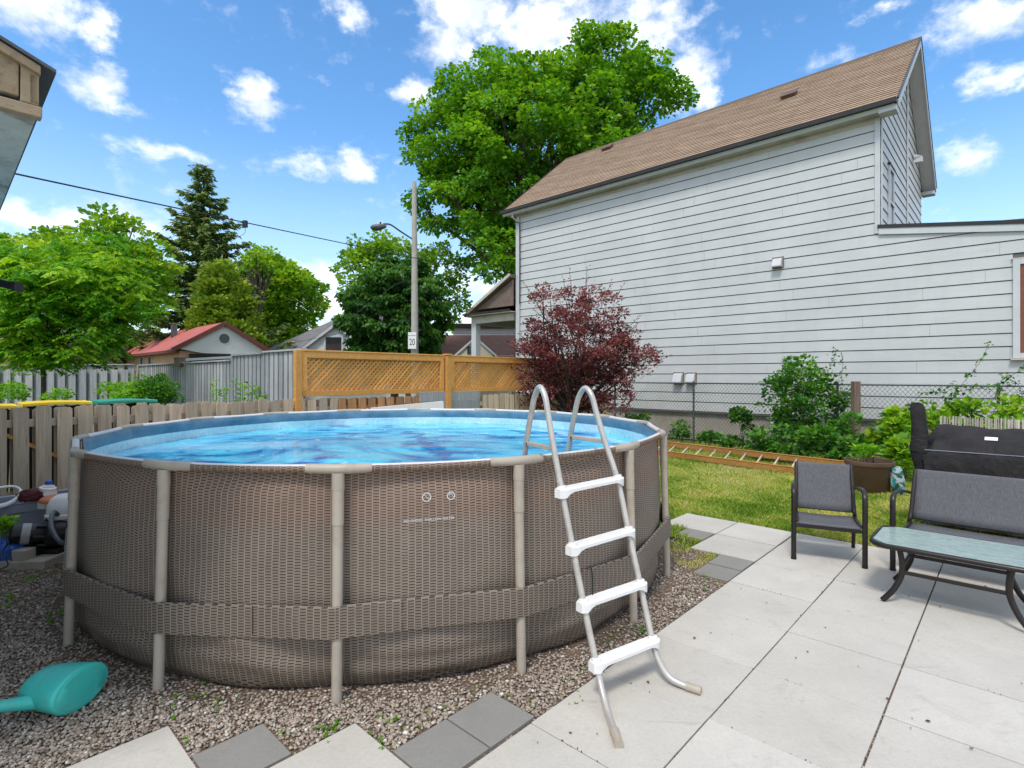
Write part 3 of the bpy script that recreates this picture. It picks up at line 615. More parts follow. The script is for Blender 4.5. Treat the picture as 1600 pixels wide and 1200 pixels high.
RB = [(.967, 2.80, .024), (.90, 2.845, .026), (.84, 2.885, .045), (.80, 2.93, .10), (.776, 2.981, .185), (.731, 3.08, .459), (.686, 3.18, .733), (.640, 3.277, 1.02), (.572, 3.335, 1.25), (.528, 3.375, 1.42), (.50, 3.40, 1.53), (.468, 3.45, 1.575), (.438, 3.50, 1.53), (.415, 3.535, 1.43), (.379, 3.60, 1.178), (.34, 3.68, .7), (.31, 3.73, .2)]
for rl in (RA, RB):
    mb = MB(); sp = spl(rl); mb.tube(sp, .0175, 12); ra = mb.build('rail', M['alu'], lad, smooth=180)
    mb = MB(); a_, b_ = Vector(rl[0]), Vector(rl[1]); mb.tube([a_+(a_-b_).normalized()*.012, a_+(b_-a_)*.75], .0215, 12); mb.tube([a_+(b_-a_)*.7, a_+(b_-a_)*.8], .0235, 12); mb.build('foot_cap', M['beige'], ra, smooth=50)
    for k in (7, 3):
        pass
    mb = MB(); c = Vector(rl[7])+Vector((0, 0, .06)); mb.tube([c+Vector((-.018, -.018, 0)), c+Vector((-.028, -.026, 0))], .006, 8); mb.build('push_pin', M['alu'], ra)
for k in (4, 5, 6, 7):
    a_, b_ = Vector(RA[k]), Vector(RB[k]); zc = (a_.z+b_.z)/2; d = (b_-a_); d.z = 0; d.normalize(); nd = Vector((d.y, -d.x, 0)); L = (b_-a_).length
    a_.z = b_.z = zc; mid = (a_+b_)/2
    mb = MB()
    # moulded tread: flat top, arched underside, deep sockets at both ends
    nx = 18; top, bot = [], []
    for i in range(nx+1):
        x = -L/2-.034+(L+.068)*i/nx; e = abs(x)/(L/2+.034); wd = .040 if e < .93 else .040*math.sqrt(max(.2, 1-((e-.93)/.07)**2*.7)); dep = .022+.028*(1/(1+math.exp(-(e-.80)*40)))
        top.append((x, wd, .020)); bot.append((x, wd, .020-dep))
    vs = []
    for (x, wd, zt), (_, _, zb) in zip(top, bot):
        c = mid+d*x
        vs += [c+nd*wd+Vector((0, 0, zb)), c+nd*wd+Vector((0, 0, zt-.005)), c+nd*(wd-.006)+Vector((0, 0, zt)), c-nd*(wd-.006)+Vector((0, 0, zt)), c-nd*wd+Vector((0, 0, zt-.005)), c-nd*wd+Vector((0, 0, zb))]
    mb.add(vs, [(6*i+j, 6*i+6+j, 6*i+6+(j+1) % 6, 6*i+(j+1) % 6) for i in range(nx) for j in range(6)]+[(5, 4, 3, 2, 1, 0), tuple(6*nx+j for j in range(6))])
    for s_, rr in ((a_, RA), (b_, RB)): mb.tube([s_+Vector((0, 0, .016)), s_+Vector((0, 0, .034))], [.027, .024], 12)
    mb.build('tread', M['white_pl'], lad, smooth=35)
for rl in (RA, RB):
    o1 = Vector(rl[8]); i1 = Vector(rl[14]).lerp(Vector(rl[13]), .25); o1.z = i1.z = 1.248
    d = (i1-o1).normalized(); mb = MB(); mb.beam(o1-d*.012, i1+d*.02, .028, .022); mb.build('brace', M['beige'], lad, bevel=.003)
    mb = MB(); mb.tube([i1+Vector((0, -.03, 0)), i1+Vector((0, .03, 0))], .006, 8); mb.build('bolt', M['black'], lad)
# small black hook stuck up beside the ladder
mb = MB(); mb.tube(spl([P(926, 943, 2.9), P(926, 925, 2.9), P(925, 893, 2.91), P(921, 885, 2.91), P(917, 891, 2.9)]), .0035, 8); o = mb.build('wire_hook', M['black'], loc=P(926, 943, 2.9), smooth=180); tag(o, 'thin black wire hook between the ladder rails, against the pool wall', 'hook')
# ================================================================== WATERING CAN
can = thing('watering_can', 'teal plastic watering can lying on its side on the gravel', 'watering can', (-2.22, 2.66, 0))
mb = MB(); sd_ = Vector((.12, 1, 0)).normalized(); up = Vector((0, 0, 1)); c0 = Vector((-2.235, 2.70, .102))
ax2 = Vector((1, -.16, .02)).normalized(); w1 = sd_; w2 = ax2.cross(w1).normalized(); w1 = w2.cross(ax2)
prof = [(-.165, .012), (-.162, .045), (-.150, .068), (-.125, .082), (-.06, .092), (.04, .099), (.088, .102), (.098, .1005), (.104, .095), (.1045, .088), (.1045, .087), (.1075, .085), (.108, .05), (.108, .0)]
vs = []; sg = 32
for x, r in prof:
    for k in range(sg): a = 2*math.pi*k/sg; vs.append(c0+ax2*x+w1*math.cos(a)*r*1.5+w2*math.sin(a)*r*1.0)
mb.add(vs, [(i*sg+k, i*sg+(k+1) % sg, (i+1)*sg+(k+1) % sg, (i+1)*sg+k) for i in range(len(prof)-1) for k in range(sg)]+[tuple(range(sg-1, -1, -1))])
mb.build('body', M['teal'], can, smooth=50)
mb = MB(); e_ = P(-60, 1112, 2.46); b0_ = c0+Vector((.02, -.07, -.02)); mb.tube([b0_.lerp(e_, f) for f in (0, .12, .2, .4, .7, 1)], [.052, .046, .036, .031, .025, .02], 16); mb.build('spout', M['teal'], can, smooth=180)
mb = MB(); mb.tube(spl([c0-ax2*.12+w1*.08, c0-ax2*.22+w1*.17-up*.03, c0-ax2*.05+w1*.21-up*.05, c0+ax2*.07+w1*.12-up*.02]), .013, 10); mb.build('handle', M['teal'], can, smooth=180)
# ================================================================== PATIO FURNITURE
def sling_seat(name, label, cat, loc, rz, wd):
    t = thing(name, label, cat, loc, rz); h = wd/2
    for s in (-1, 1):
        x = s*h
        mb = MB(); mb.tube(spl([(x, 0, .0), (x, -.004, .3), (x, -.006, .54), (x, .02, .615), (x*.985, .09, .645), (x*.96, .25, .635), (x*.90, .44, .60)], 7), .021, 10, flat=.62); a = mb.build('arm', M['bronze'], t, smooth=180, world=False)
        mb = MB(); mb.tube([(x, 0, -.0), (x, 0, .02)], .023, 10, flat=.7); mb.build('foot_cap', M['black'], a, world=False)
        mb = MB(); mb.tube(spl([(x*.93, .62, 0), (x*.92, .55, .18), (x*.90, .44, .34), (x*.885, .46, .42), (x*.87, .54, .62), (x*.86, .61, .785)], 6), .0165, 10, flat=.8); mb.build('back_leg', M['bronze'], t, smooth=180, world=False)
        mb = MB(); mb.beam((x*.90, .0, .345), (x*.885, .45, .325), .026, .030); mb.build('seat_rail', M['bronze'], t, bevel=.004, world=False)
    mb = MB(); mb.beam((-h, .005, .305), (h, .005, .305), .022, .030); mb.build('front_bar', M['bronze'], t, bevel=.004, world=False)
    for y_, z_ in ((.60, .775), (.45, .37)):
        mb = MB(); mb.tube([(-h*.87, y_+.016, z_), (h*.87, y_+.016, z_)], .009, 8); mb.build('cross_bar', M['bronze'], t, smooth=180, world=False)
    def cloth(rows, nm):
        mb = MB(); n = 14
        for y_, z_, sag in rows:
            for i in range(n+1): f = i/n*2-1; mb.v.append((f*h*.875, y_+(sag if nm == 'backrest' else 0)*(1-f*f), z_-(sag if nm == 'seat' else 0)*(1-f*f)))
        m_ = n+1
        for j in range(len(rows)-1):
            for i in range(n): mb.f.append((j*m_+i, j*m_+i+1, (j+1)*m_+i+1, (j+1)*m_+i)); mb.mi.append(0)
        o = mb.build(nm, M['sling'], t, smooth=180, world=False); sm = o.modifiers.new('thick', 'SOLIDIFY'); sm.thickness = .006; return o
    cloth([(-.012, .325, 0), (.0, .345, .004), (.05, .342, .012), (.2, .328, .022), (.36, .325, .02), (.44, .335, .008)], 'seat')
    cloth([(.455, .37, .0), (.475, .43, .012), (.51, .54, .018), (.56, .66, .012), (.592, .765, .003), (.602, .783, 0), (.612, .790, 0), (.622, .784, 0), (.622, .765, 0)], 'backrest')
    return t
sling_seat('patio_chair', 'single dark sling armchair at the edge of the lawn', 'chair', (2.772, 4.737, .012), R(-26.1), .54)
lc = Vector((3.218, 4.57, .012))+Vector((.731, -.6824, 0))*.62
sling_seat('loveseat', 'wide dark sling loveseat behind the glass coffee table', 'bench', lc, TH, 1.24)
# coffee table
tb = thing('coffee_table', 'low patio table with rippled glass top and curved dark legs', 'table', g(.32, 5.02, .012), TH)
hx, hy = .475, .295
def oct_(hx, hy, c, z): return [(-hx+c, -hy, z), (hx-c, -hy, z), (hx, -hy+c, z), (hx, hy-c, z), (hx-c, hy, z), (-hx+c, hy, z), (-hx, hy-c, z), (-hx, -hy+c, z)]
mb = MB(); mb.tube(spl([Vector(p) for p in oct_(hx, hy, .09, .405)]+[Vector(oct_(hx, hy, .09, .405)[0])], 3)[:-1], .019, 8, closed=True, flat=1); mb.build('frame', M['bronze'], tb, smooth=180, world=False)
mb = MB(); mb.prism([(x, y) for x, y, z in oct_(hx-.006, hy-.006, .09, 0)], .412, .4245); mb.build('glass_top', M['tglass'], tb, bevel=.002, world=False)
for sx_ in (-1, 1):
    for sy_ in (-1, 1):
        x, y = sx_*.29, sy_*.25
        mb = MB(); mb.tube(spl([(sx_*.30, sy_*.262, .40), (sx_*.285, sy_*.255, .30), (sx_*.29, sy_*.25, .20), (sx_*.335, sy_*.262, .09), (sx_*.40, sy_*.275, .0)], 6), .019, 10, flat=.65); mb.build('leg', M['bronze'], tb, smooth=180, world=False)
for sy_ in (-1, 1):
    mb = MB(); mb.beam((-.285, sy_*.245, .225), (.285, sy_*.245, .225), .018, .026); mb.build('stretcher', M['bronze'], tb, bevel=.004, world=False)
for sx_ in (-1, 1):
    mb = MB(); mb.beam((sx_*.285, -.25, .26), (sx_*.285, .25, .26), .018, .024); mb.build('side_stretcher', M['bronze'], tb, bevel=.004, world=False)
# ================================================================== COVERED GRILL
gr = thing('covered_grill', 'barbecue under a black fitted cover with a tall side burner hump', 'grill', g(.22, 7.12), TH)
n = 40; ny = 18
def grill_top(x, y):
    """height of the cover over the lid"""
    f = (y+.0)/.62; z = .885+(.215)*min(1, max(0, (f-.0)/.72))**.8
    z -= .16*(x-.40)/.28 if x > .40 else 0
    z -= .10*(-.42-x)/.08 if x < -.42 else 0
    return z+.012*math.sin(x*9+y*7)+.008*math.sin(x*23-y*15)
mb = MB(); nx_ = 44
prof = []
for i in range(nx_+1):
    x = -.50+1.18*i/nx_; row = []
    for z in (0.12, .3, .5, .7, .83): row.append((x+.01*math.sin(z*14+x*3), -.015+.022*math.sin(x*17+z*5)*(1-z)-.02*(1-z)+.02*math.sin(x*6.5+2)*(.9-z), z))
    for j in range(13): y = .0+.60*j/12; row.append((x, y, grill_top(x, y)))
    for z in (.9, .5, .12): row.append((x, .64+.02*math.sin(x*9), z))
    prof.append(row)
m_ = len(prof[0])
mb.add([p for r_ in prof for p in r_], [(i*m_+j, (i+1)*m_+j, (i+1)*m_+j+1, i*m_+j+1) for i in range(nx_) for j in range(m_-1)]+[tuple(range(m_)), tuple(nx_*m_+j for j in range(m_-1, -1, -1))])
mb.build('cover', M['cover'], gr, smooth=50, world=False)
mb = MB(); 
sect = [(-.05, .12, .60), (-.10, .12, .80), (-.115, .115, .88), (-.095, .10, .97), (-.085, .085, 1.15), (-.09, .075, 1.29), (-.08, .06, 1.345), (-.04, .03, 1.365)]
vs = []
for k, (a_, b_, z) in enumerate(sect):
    for j in range(12):
        an = 2*math.pi*j/12; ww = (b_-a_)/2*.8*(1.0+.05*math.sin(j*2+k)); vs.append((-.535+(a_+b_)/2+.035*k/7*-1+math.copysign(abs(math.cos(an))**.5, math.cos(an))*ww, .18+math.copysign(abs(math.sin(an))**.5, math.sin(an))*(.16 if z < 1 else .10 if z < 1.3 else .06), z))
mb.add(vs, [(i*12+j, i*12+(j+1) % 12, (i+1)*12+(j+1) % 12, (i+1)*12+j) for i in range(len(sect)-1) for j in range(12)]+[tuple((len(sect)-1)*12+j for j in range(12))]); mb.build('side_hump', M['cover'], gr, smooth=60, world=False)
mb = MB(); mb.box((.03, .20, grill_top(.03, .20)+.012), (.10, .055, .004), ax=(Vector((1, 0, 0)), Vector((0, .86, .5)).normalized(), Vector((0, -.5, .86)).normalized())); mb.build('care_label', M['white_pl'], gr, world=False)
for x_ in (.40,):
    mb = MB(); mb.tube([(x_+.012, -.04+.02*math.sin(x_*17), .15), (x_+.012, -.03, .5), (x_+.012, -.025, .86), (x_+.012, .01, .90), (x_+.012, .3, 1.09), (x_+.012, .45, 1.16)], .004, 6); mb.build('piping', M['bin'], gr, world=False)
mb = MB(); mb.beam((-.49, -.006, .880), (.40, -.006, .884), .006, .007); mb.build('piping', M['bin'], gr, world=False)
# reed screen behind the grill
rs = thing('reed_screen', 'low screen of pale upright reeds standing behind the covered grill', 'screen', g(-.05, 8.5), TH)
M['reed'] = wood('pale_reeds', (.42, .36, .30), (.66, .60, .53), axis='Z', grain=60)
mb = MB(); x = -.75
while x < 1.9:
    hgt = 1.155+random.uniform(-.015, .012); r = random.uniform(.0055, .008); y_ = random.uniform(-.008, .008)
    mb.tube([(x, y_, 0), (x+random.uniform(-.01, .01), y_+.01, hgt)], r, 6); x += random.uniform(.0125, .018)
mb.build('reeds', M['reed'], rs, smooth=60, world=False)
mb = MB()
for z in (.25, .65, 1.02): mb.beam((-.76, 0, z), (1.9, 0, z), .026, .006)
mb.build('binding_wire', M['dark'], rs, world=False)
# planter, its plant, the soil bag
pc = Vector(((1358-800)/F*7.75, 7.75, 0))
pl = thing('plant_pot', 'large brown round plastic planter on the lawn behind the armchair', 'planter', pc)
mb = MB(); mb.lathe([(0, 0), (.235, 0), (.245, .01), (.285, .36), (.292, .37), (.292, .385), (.305, .39), (.315, .445), (.312, .452), (.292, .452), (.285, .40)], tuple(pc), 40); mb.build('pot', M['terra'], pl, smooth=40)
mb = MB(); mb.lathe([(0, .405), (.288, .40)], tuple(pc), 30); mb.build('soil', M['soil'], pl)
def sack(name, label, loc, w_, d_, h_, mat, cat='bag', seed=1):
    r = random.Random(seed); n1, n2 = 20, 12; vs = []
    for j in range(n2):
        f = j/(n2-1); z = h_*f; k = math.sin(math.pi*(.12+.8*f))**.5
        for i in range(n1):
            a = 2*math.pi*i/n1; cr = 1+r.uniform(-.10, .10); vs.append((math.cos(a)*w_*k*cr+.3*h_*f*math.sin(seed), math.sin(a)*d_*k*cr, z+r.uniform(-.02, .02)*(0 < j < n2-1)))
    mb = MB(Matrix.Translation(loc)); mb.add(vs, [(j*n1+i, j*n1+(i+1) % n1, (j+1)*n1+(i+1) % n1, (j+1)*n1+i) for j in range(n2-1) for i in range(n1)]+[tuple((n2-1)*n1+i for i in range(n1))])
    o = mb.build(name, mat, loc=loc, smooth=40); return tag(o, label, cat)
m, t, b, tcx = surf('printed_bag', .4, .4); o = tcx.outputs['Object']; c = t.mix(t.mr(t.noise(o, 9, 3, .5, 1.), .45, .5), (.015, .10, .06), (.42, .48, .52)); c = t.mix(t.mr(t.noise(o, 17, 2), .58, .62), c, (.02, .28, .30)); setin(t, b, 'Base Color', c); M['bag'] = m
b2 = Vector(((1404-800)/F*7.5, 7.5, 0)); sack('soil_bag', 'crumpled green and white soil bag beside the brown planter', b2, .085, .08, .40, M['bag'], seed=6)
# ================================================================== JUNK BY THE FENCE
tub = thing('storage_tub', 'long grey plastic tub full of pool odds and ends by the fence', 'tub', g(7.25, .45))
mb = MB(Matrix.Translation(g(7.25, .45)) @ Matrix.Rotation(TH, 4, 'Z'))
a0 = [(-.24, -.72), (.24, -.72), (.24, .72), (-.24, .72)]
def ringv(s, z, o_=0): return [(x*s+math.copysign(o_, x), y*s*1.0+math.copysign(o_, y), z) for x, y in a0]
vs = ringv(.9, 0)+ringv(1, .34)+ringv(1, .34, .02)+ringv(1, .42, .022)+ringv(1, .43, .035)+ringv(1, .435, .03)+ringv(1, .425, -.005)+ringv(.9, .03, -.01)
mb.add(vs, [(3, 2, 1, 0)]+[(i*4+k, i*4+(k+1) % 4, i*4+4+(k+1) % 4, i*4+4+k) for i in range(7) for k in range(4)]+[(28, 29, 30, 31)]); mb.build('tub_body', M['bin'], tub, bevel=.006)
def small(name, label, cat, mats, fn, loc, **k): mb = MB(); fn(mb); o = mb.build(name, mats, loc=loc, **k); return tag(o, label, cat)
pb = g(7.2, .98, .40)
bt = thing('pool_bottle', 'white plastic jug with a dark blue cap lying in the grey tub', 'bottle', P(75, 780, 5.35))
mb = MB(); c = P(74, 772, 5.35); mb.tube(spl([c+Vector((-.01, 0, -.13)), c+Vector((-.005, 0, -.06)), c+Vector((0, 0, .03)), c+Vector((.008, 0, .075)), c+Vector((.012, 0, .10))], 4), [.078]*8+[.07]*4+[.05]*2+[.028, .022, .022], 16); mb.build('jug', M['white_pl'], bt, smooth=60)
mb = MB(); mb.tube([c+Vector((.012, 0, .10)), c+Vector((.014, 0, .13))], .03, 14); mb.build('cap', M['blue_bag'], bt, smooth=40)
small('orange_lid', 'orange plastic lid lying in the grey tub beside the white jug', 'lid', paint('orange_plastic', (.55, .16, .05), .5), lambda mb: mb.lathe([(0, .03), (.13, .022), (.15, .0), (.152, -.02), (.14, -.02)], tuple(P(94, 778, 5.3)), 24, sc=(1, 1.1)), P(94, 778, 5.3), smooth=50)
def frame_(mb):
    pts = [P(-12, 764, 5.15), P(20, 760, 5.3), P(33, 768, 5.3), P(24, 781, 5.2), P(4, 790, 5.0), P(-25, 792, 4.95)]
    mb.tube(spl(pts, 5), .021, 8, flat=.6)
small('pool_skimmer_frame', 'white plastic frame piece resting on the left end of the grey tub', 'pool part', M['white_pl'], frame_, P(10, 780, 5.1), smooth=180)
sack('dark_cloth', 'dark red crumpled cloth in the middle of the grey tub', P(50, 782, 5.3), .13, .1, .11, paint('dark_red_cloth', (.09, .02, .025), .9, .3), 'cloth', 9)
sl_ = thing('pump_slab', 'flat concrete slab under the pool pump', 'slab', P(50, 880, 4.75)*Vector((1, 1, 0)))
sp = g(6.62, .38)  # slab centre
mb = MB(); mb.box((-4.44, 4.86, .03), (.84, .52, .075), rz=R(4)); mb.build('slab_block', M['conc'], sl_, bevel=.008)
pm = thing('pool_pump', 'black cylindrical pool filter pump standing on the concrete slab', 'pump', (-4.4, 4.8, .068))
A = P(17, 835, 4.72); B = P(70, 833, 4.86); dm = (B-A).normalized()
mb = MB(); mb.tube([A-dm*.012, A, A+dm*.01, B-dm*.02, B], [.06, .082, .090, .090, .085], 24); mb.build('motor', M['black'], pm, smooth=35)
mb = MB(); mb.tube([A+dm*.07, A+dm*.13], .0915, 24, caps=False); mb.build('rating_label', paint('silver_label', (.35, .36, .37), .4), pm, smooth=60)
mb = MB(); mb.tube([B, B+dm*.02, B+dm*.06, B+dm*.14, B+dm*.16], [.10, .125, .13, .125, .08], 24)
for k in range(8): a = k*math.pi/4; off = Vector((0, math.cos(a), math.sin(a)))*.12; mb.tube([B+dm*.0+off, B+dm*.17+off], .014, 8)
mb.build('pump_head', M['black'], pm, smooth=35)
mb = MB(); mb.box(A+dm*.16+Vector((0, 0, -.135)), (.16, .15, .09)); mb.box(B+dm*.08+Vector((0, 0, -.15)), (.2, .2, .06)); mb.build('stand', M['black'], pm, bevel=.01)
mb = MB(); c = P(100, 800, 5.0); mb.lathe([(.0, .17), (.05, .165), (.10, .13), (.125, .06), (.128, 0), (.14, -.01), (.14, -.04), (.12, -.05), (.12, -.30)], tuple(c), 24); mb.build('filter_housing', M['white_pl'], pm, smooth=40)
mb = MB(); mb.tube(spl([P(96, 812, 4.95), P(84, 800, 4.8), P(80, 822, 4.62), P(92, 845, 4.55), P(108, 852, 4.6)], 8), .019, 10); mb.build('hose', M['galv'], pm, smooth=180)
mb = MB(); mb.tube(spl([P(20, 842, 4.72), P(4, 862, 4.6), P(12, 884, 4.5), P(-20, 892, 4.4)], 8), .005, 6); mb.build('power_cord', M['black'], pm, smooth=180)
mb = MB(); c = P(18, 850, 4.5); mb.box(P(38, 863, 4.70)*Vector((1, 1, 0))+Vector((0, 0, .11)), (.12, .12, .085)); tag(mb.build('paver_brick', M['conc'], loc=P(38, 863, 4.7)*Vector((1, 1, 0))+Vector((0, 0, .068)), bevel=.005), 'grey brick under the left end of the pump', 'brick')
sack('blue_bag', 'crumpled bright blue plastic bag left of the pump', P(8, 876, 4.75)*Vector((1, 1, 0)), .16, .14, .24, M['blue_bag'], seed=3)
# ================================================================== FENCES
def vfence_root(name, label, v0, group=None): return thing(name, label, 'fence', g(8.2, v0), TH, group)
def pickets(mb, y0, y1, z0, z1, sp=.19, wd=.138, xo=0., jit=.02, clip=True):
    y = y0
    while y < y1-.03:
        w_ = wd*random.uniform(.94, 1.04); zt = z1+random.uniform(-jit, jit); c = .022 if clip else 0; yy = y+w_/2
        x = xo; pts = [(x, yy-w_/2, z0), (x, yy+w_/2, z0), (x, yy+w_/2, zt-c), (x, yy+w_/2-c, zt), (x, yy-w_/2+c, zt), (x, yy-w_/2, zt-c)]
        mb.extr(pts, (.017, 0, 0)); y += sp
# near fence, local frame: x = -u, y = v, so the pool side is +x
f1 = vfence_root('picket_fence', 'weathered grey low board fence with wide gaps behind the pool on the left', 0)
mb = MB(); pickets(mb, -1.6, .33, .03, 1.30, xo=.03); pickets(mb, .42, 4.55, .03, 1.295, xo=.03); mb.build('front_boards', M['fence_w'], f1, world=False)
mb = MB(); pickets(mb, -1.5, 4.5, .03, 1.29, xo=-.065); mb.build('rear_boards', M['fence_w'], f1, world=False)
mb = MB()
for z in (1.12, .32): mb.box((0, 1.45, z), (.038, 6.2, .085))
mb.build('rails', M['fence_w'], f1, world=False, bevel=.003)
mb = MB(); mb.beam((0.0, .43, 1.08), (0.0, 1.55, .36), .036, .085, up=(1, 0, 0)); mb.build('brace', M['ladder_w'], f1, world=False)
mb = MB(); mb.box((-.0, .38, .66), (.09, .09, 1.32)); mb.box((0, 1.83, .66), (.09, .09, 1.30)); mb.build('posts', M['fence_w'], f1, world=False)
f2 = vfence_root('cedar_fence', 'newer orange brown low board fence under the long lattice panel', 4.55)
mb = MB(); pickets(mb, 0, 2.2, .03, 1.285, xo=.03, jit=.006); mb.build('front_boards', M['fence_new'], f2, world=False)
mb = MB(); pickets(mb, .1, 2.2, .03, 1.28, xo=-.065, jit=.006); mb.build('rear_boards', M['fence_new'], f2, world=False)
mb = MB(); mb.box((0, 1.1, 1.12), (.038, 2.2, .085)); mb.box((0, 1.1, .32), (.038, 2.2, .085)); mb.build('rails', M['fence_new'], f2, world=False)
f3 = vfence_root('solid_fence_panel', 'grey solid horizontal board section around the middle lattice post', 6.55)
mb = MB()
for k in range(7): mb.box((.05, .42-(0 if k < 9 else 0), .12+.19*k), (.03, 1.55, .185))
mb.build('boards', M['fence_g'], f3, world=False, bevel=.003)
f4 = vfence_root('grey_low_fence', 'low fence of grey narrow boards running behind the plum tree', 7.7)
mb = MB(); pickets(mb, .15, 4.95, .03, 1.27, xo=.03, sp=.165, wd=.14); mb.build('front_boards', M['fence_w'], f4, world=False)
mb = MB(); pickets(mb, .1, 4.9, .03, 1.26, xo=-.065, sp=.165); mb.box((0, 2.5, 1.08), (.038, 4.9, .085)); mb.build('rear_boards', M['fence_w'], f4, world=False)
# lattice panels
def lattice(label, v0, L, fl=1):
    t = thing('lattice_screen', label, 'lattice', g(8.2, v0), TH, 'stained lattice panels on top of the low fence'); z0, z1 = 1.335, 2.045
    mb = MB(); fw = .085
    for z in (z0+fw/2, z1-fw/2): mb.box((.03, L/2, z), (.05, L, fw))
    for y in (fw/2, L-fw/2): mb.box((.032, y, (z0+z1)/2), (.05, fw, z1-z0-2*fw))
    mb.box((.02, L/2, z1+.012), (.10, L, .024)); mb.box((.045, L/2, z1-fw-.012), (.03, L-2*fw, .022)); mb.build('frame', M['lattice'], t, world=False, bevel=.004)
    a, b_ = z0+fw, z1-fw; hgt = b_-a; w_ = .040; sp = .088
    for dr, x in ((1, .012), (-1, -.002)):
        mb = MB(); y = fw-hgt
        while y < L-fw:
            ya, yb = y, y+hgt; za, zb = a, b_
            if ya < fw: za += fw-ya; ya = fw
            if yb > L-fw: zb -= yb-(L-fw); yb = L-fw
            if yb-ya > .03:
                p, q_ = ((x, ya, za), (x, yb, zb)) if dr > 0 else ((x, ya, a+b_-za), (x, yb, a+b_-zb))
                mb.beam(p, q_, w_, .007, up=(1, 0, 0))
            y += sp
        mb.build('slats', M['lattice'], t, world=False)
    return t
lattice('long orange brown lattice panel on the fence, left of the middle post', 3.93, 2.86)
lattice('orange brown lattice panel right of the middle post, running behind the plum tree', 6.96, 4.9)
ps = thing('lattice_post', 'square orange brown post between the two lattice panels', 'post', g(8.2, 6.88), TH)
mb = MB(); mb.box((.05, 0, 1.03), (.11, .11, 2.05)); mb.build('post_shaft', M['lattice'], ps, world=False, bevel=.005); mb = MB(); mb.box((.05, 0, 2.075), (.14, .14, .03)); mb.build('cap', M['lattice'], ps, world=False, bevel=.005)
mb = MB(); mb.box((0, 0, 1.03), (.1, .1, 2.06)); o = mb.build('end_post', M['lattice'], loc=(0, 0, 0), bevel=.005, world=False); o.location = g(8.17, 3.87); o.rotation_euler.z = TH; tag(o, 'square orange brown post at the left end of the long lattice', 'post')
# white plank leaning behind the pool
a, b_ = P(520, 636, 9.0), P(693, 629, 10.1); mb = MB(); mb.beam(a-Vector((0, 0, .2)), b_-Vector((0, 0, .1)), .03, .26); tag(mb.build('white_plank', M['white_pl'], loc=(a+b_)/2, bevel=.004), 'long white plank sloping behind the far rim of the pool', 'plank')
# tall grey fence of the neighbour: along u from the lattice end, stepping down away from us
f5 = thing('tall_board_fence', 'tall grey board fence stepping away behind the left end of the lattice', 'fence', g(8.35, 4.05), TH)
mb = MB(); x = 0.; k = 0
while x < 10.2:
    zt = 2.06 if x < 1.5 else (2.045 if x < 3.0 else (1.95 if x < 5.2 else 1.965)); zt += .02*math.sin(x)
    w_ = .135; mb.box((-x-w_/2, .0, zt/2), (w_, .018, zt+random.uniform(-.01, .01))); x += .185
mb.build('boards', M['fence_g'], f5, world=False)
mb = MB(); x = .1
while x < 10.1: mb.box((-x-w_/2, .07, .96), (w_, .018, 1.92)); x += .185
mb.build('rear_boards', M['fence_g'], f5, world=False)
mb = MB()
for z in (1.75, 1.0, .35): mb.box((-5.1, .035, z), (10.2, .04, .085))
mb.box((-.75, 0.02, 2.085), (1.5, .13, .03)); mb.box((-2.25, .02, 2.065), (1.45, .13, .03)); mb.box((-6.6, .02, 1.968), (7.1, .13, .03)); mb.build('rails', M['fence_g'], f5, world=False)
for x in (1.5, 3.1, 5.3, 7.6):
    mb = MB(); mb.box((-x, .035, .97), (.09, .05, 1.94)); mb.build('post', M['fence_g'], f5, world=False)
f6 = thing('far_board_fence', 'long grey fence of wide boards behind the small lime green tree', 'fence', (-10.75, 15.3, 0))
mb = MB(); A = Vector((-10.75, 15.4, 0)); B = Vector((-17.2, 14.3, 0)); L = (B-A).length; d = (B-A).normalized(); x = 0
while x < L:
    zt = 1.97-.012*x; c = A+d*(x+.08); mb.box(c+Vector((0, 0, zt/2)), (.16, .02, zt), rz=math.atan2(d.y, d.x)); c = c+Vector((d.y, -d.x, 0))*-.07+d*.13; mb.box(c+Vector((0, 0, .92)), (.16, .02, 1.84), rz=math.atan2(d.y, d.x)); x += .265
mb.build('boards', M['fence_g'], f6)
mb = MB(); c = (A+B)/2; mb.box(c+Vector((0, .03, 1.78)), (L, .05, .09), rz=math.atan2(d.y, d.x)+math.pi); mb.beam(A+Vector((0, 0, 1.99)), B+Vector((0, 0, 1.92)), .13, .03); mb.build('rails', M['fence_g'], f6)
mb = MB(); c = P(285, 566, 13.0); mb.box(c+Vector((0, -.1, 0)), (.32, .16, .20), rz=TH); mb.box(c+Vector((0, -.1, .105)), (.36, .2, .02), rz=TH); tag(mb.build('bird_box', M['post_w'], loc=c-Vector((0, 0, .1)), bevel=.004), 'small wooden box fixed to the top of the tall grey fence', 'box')
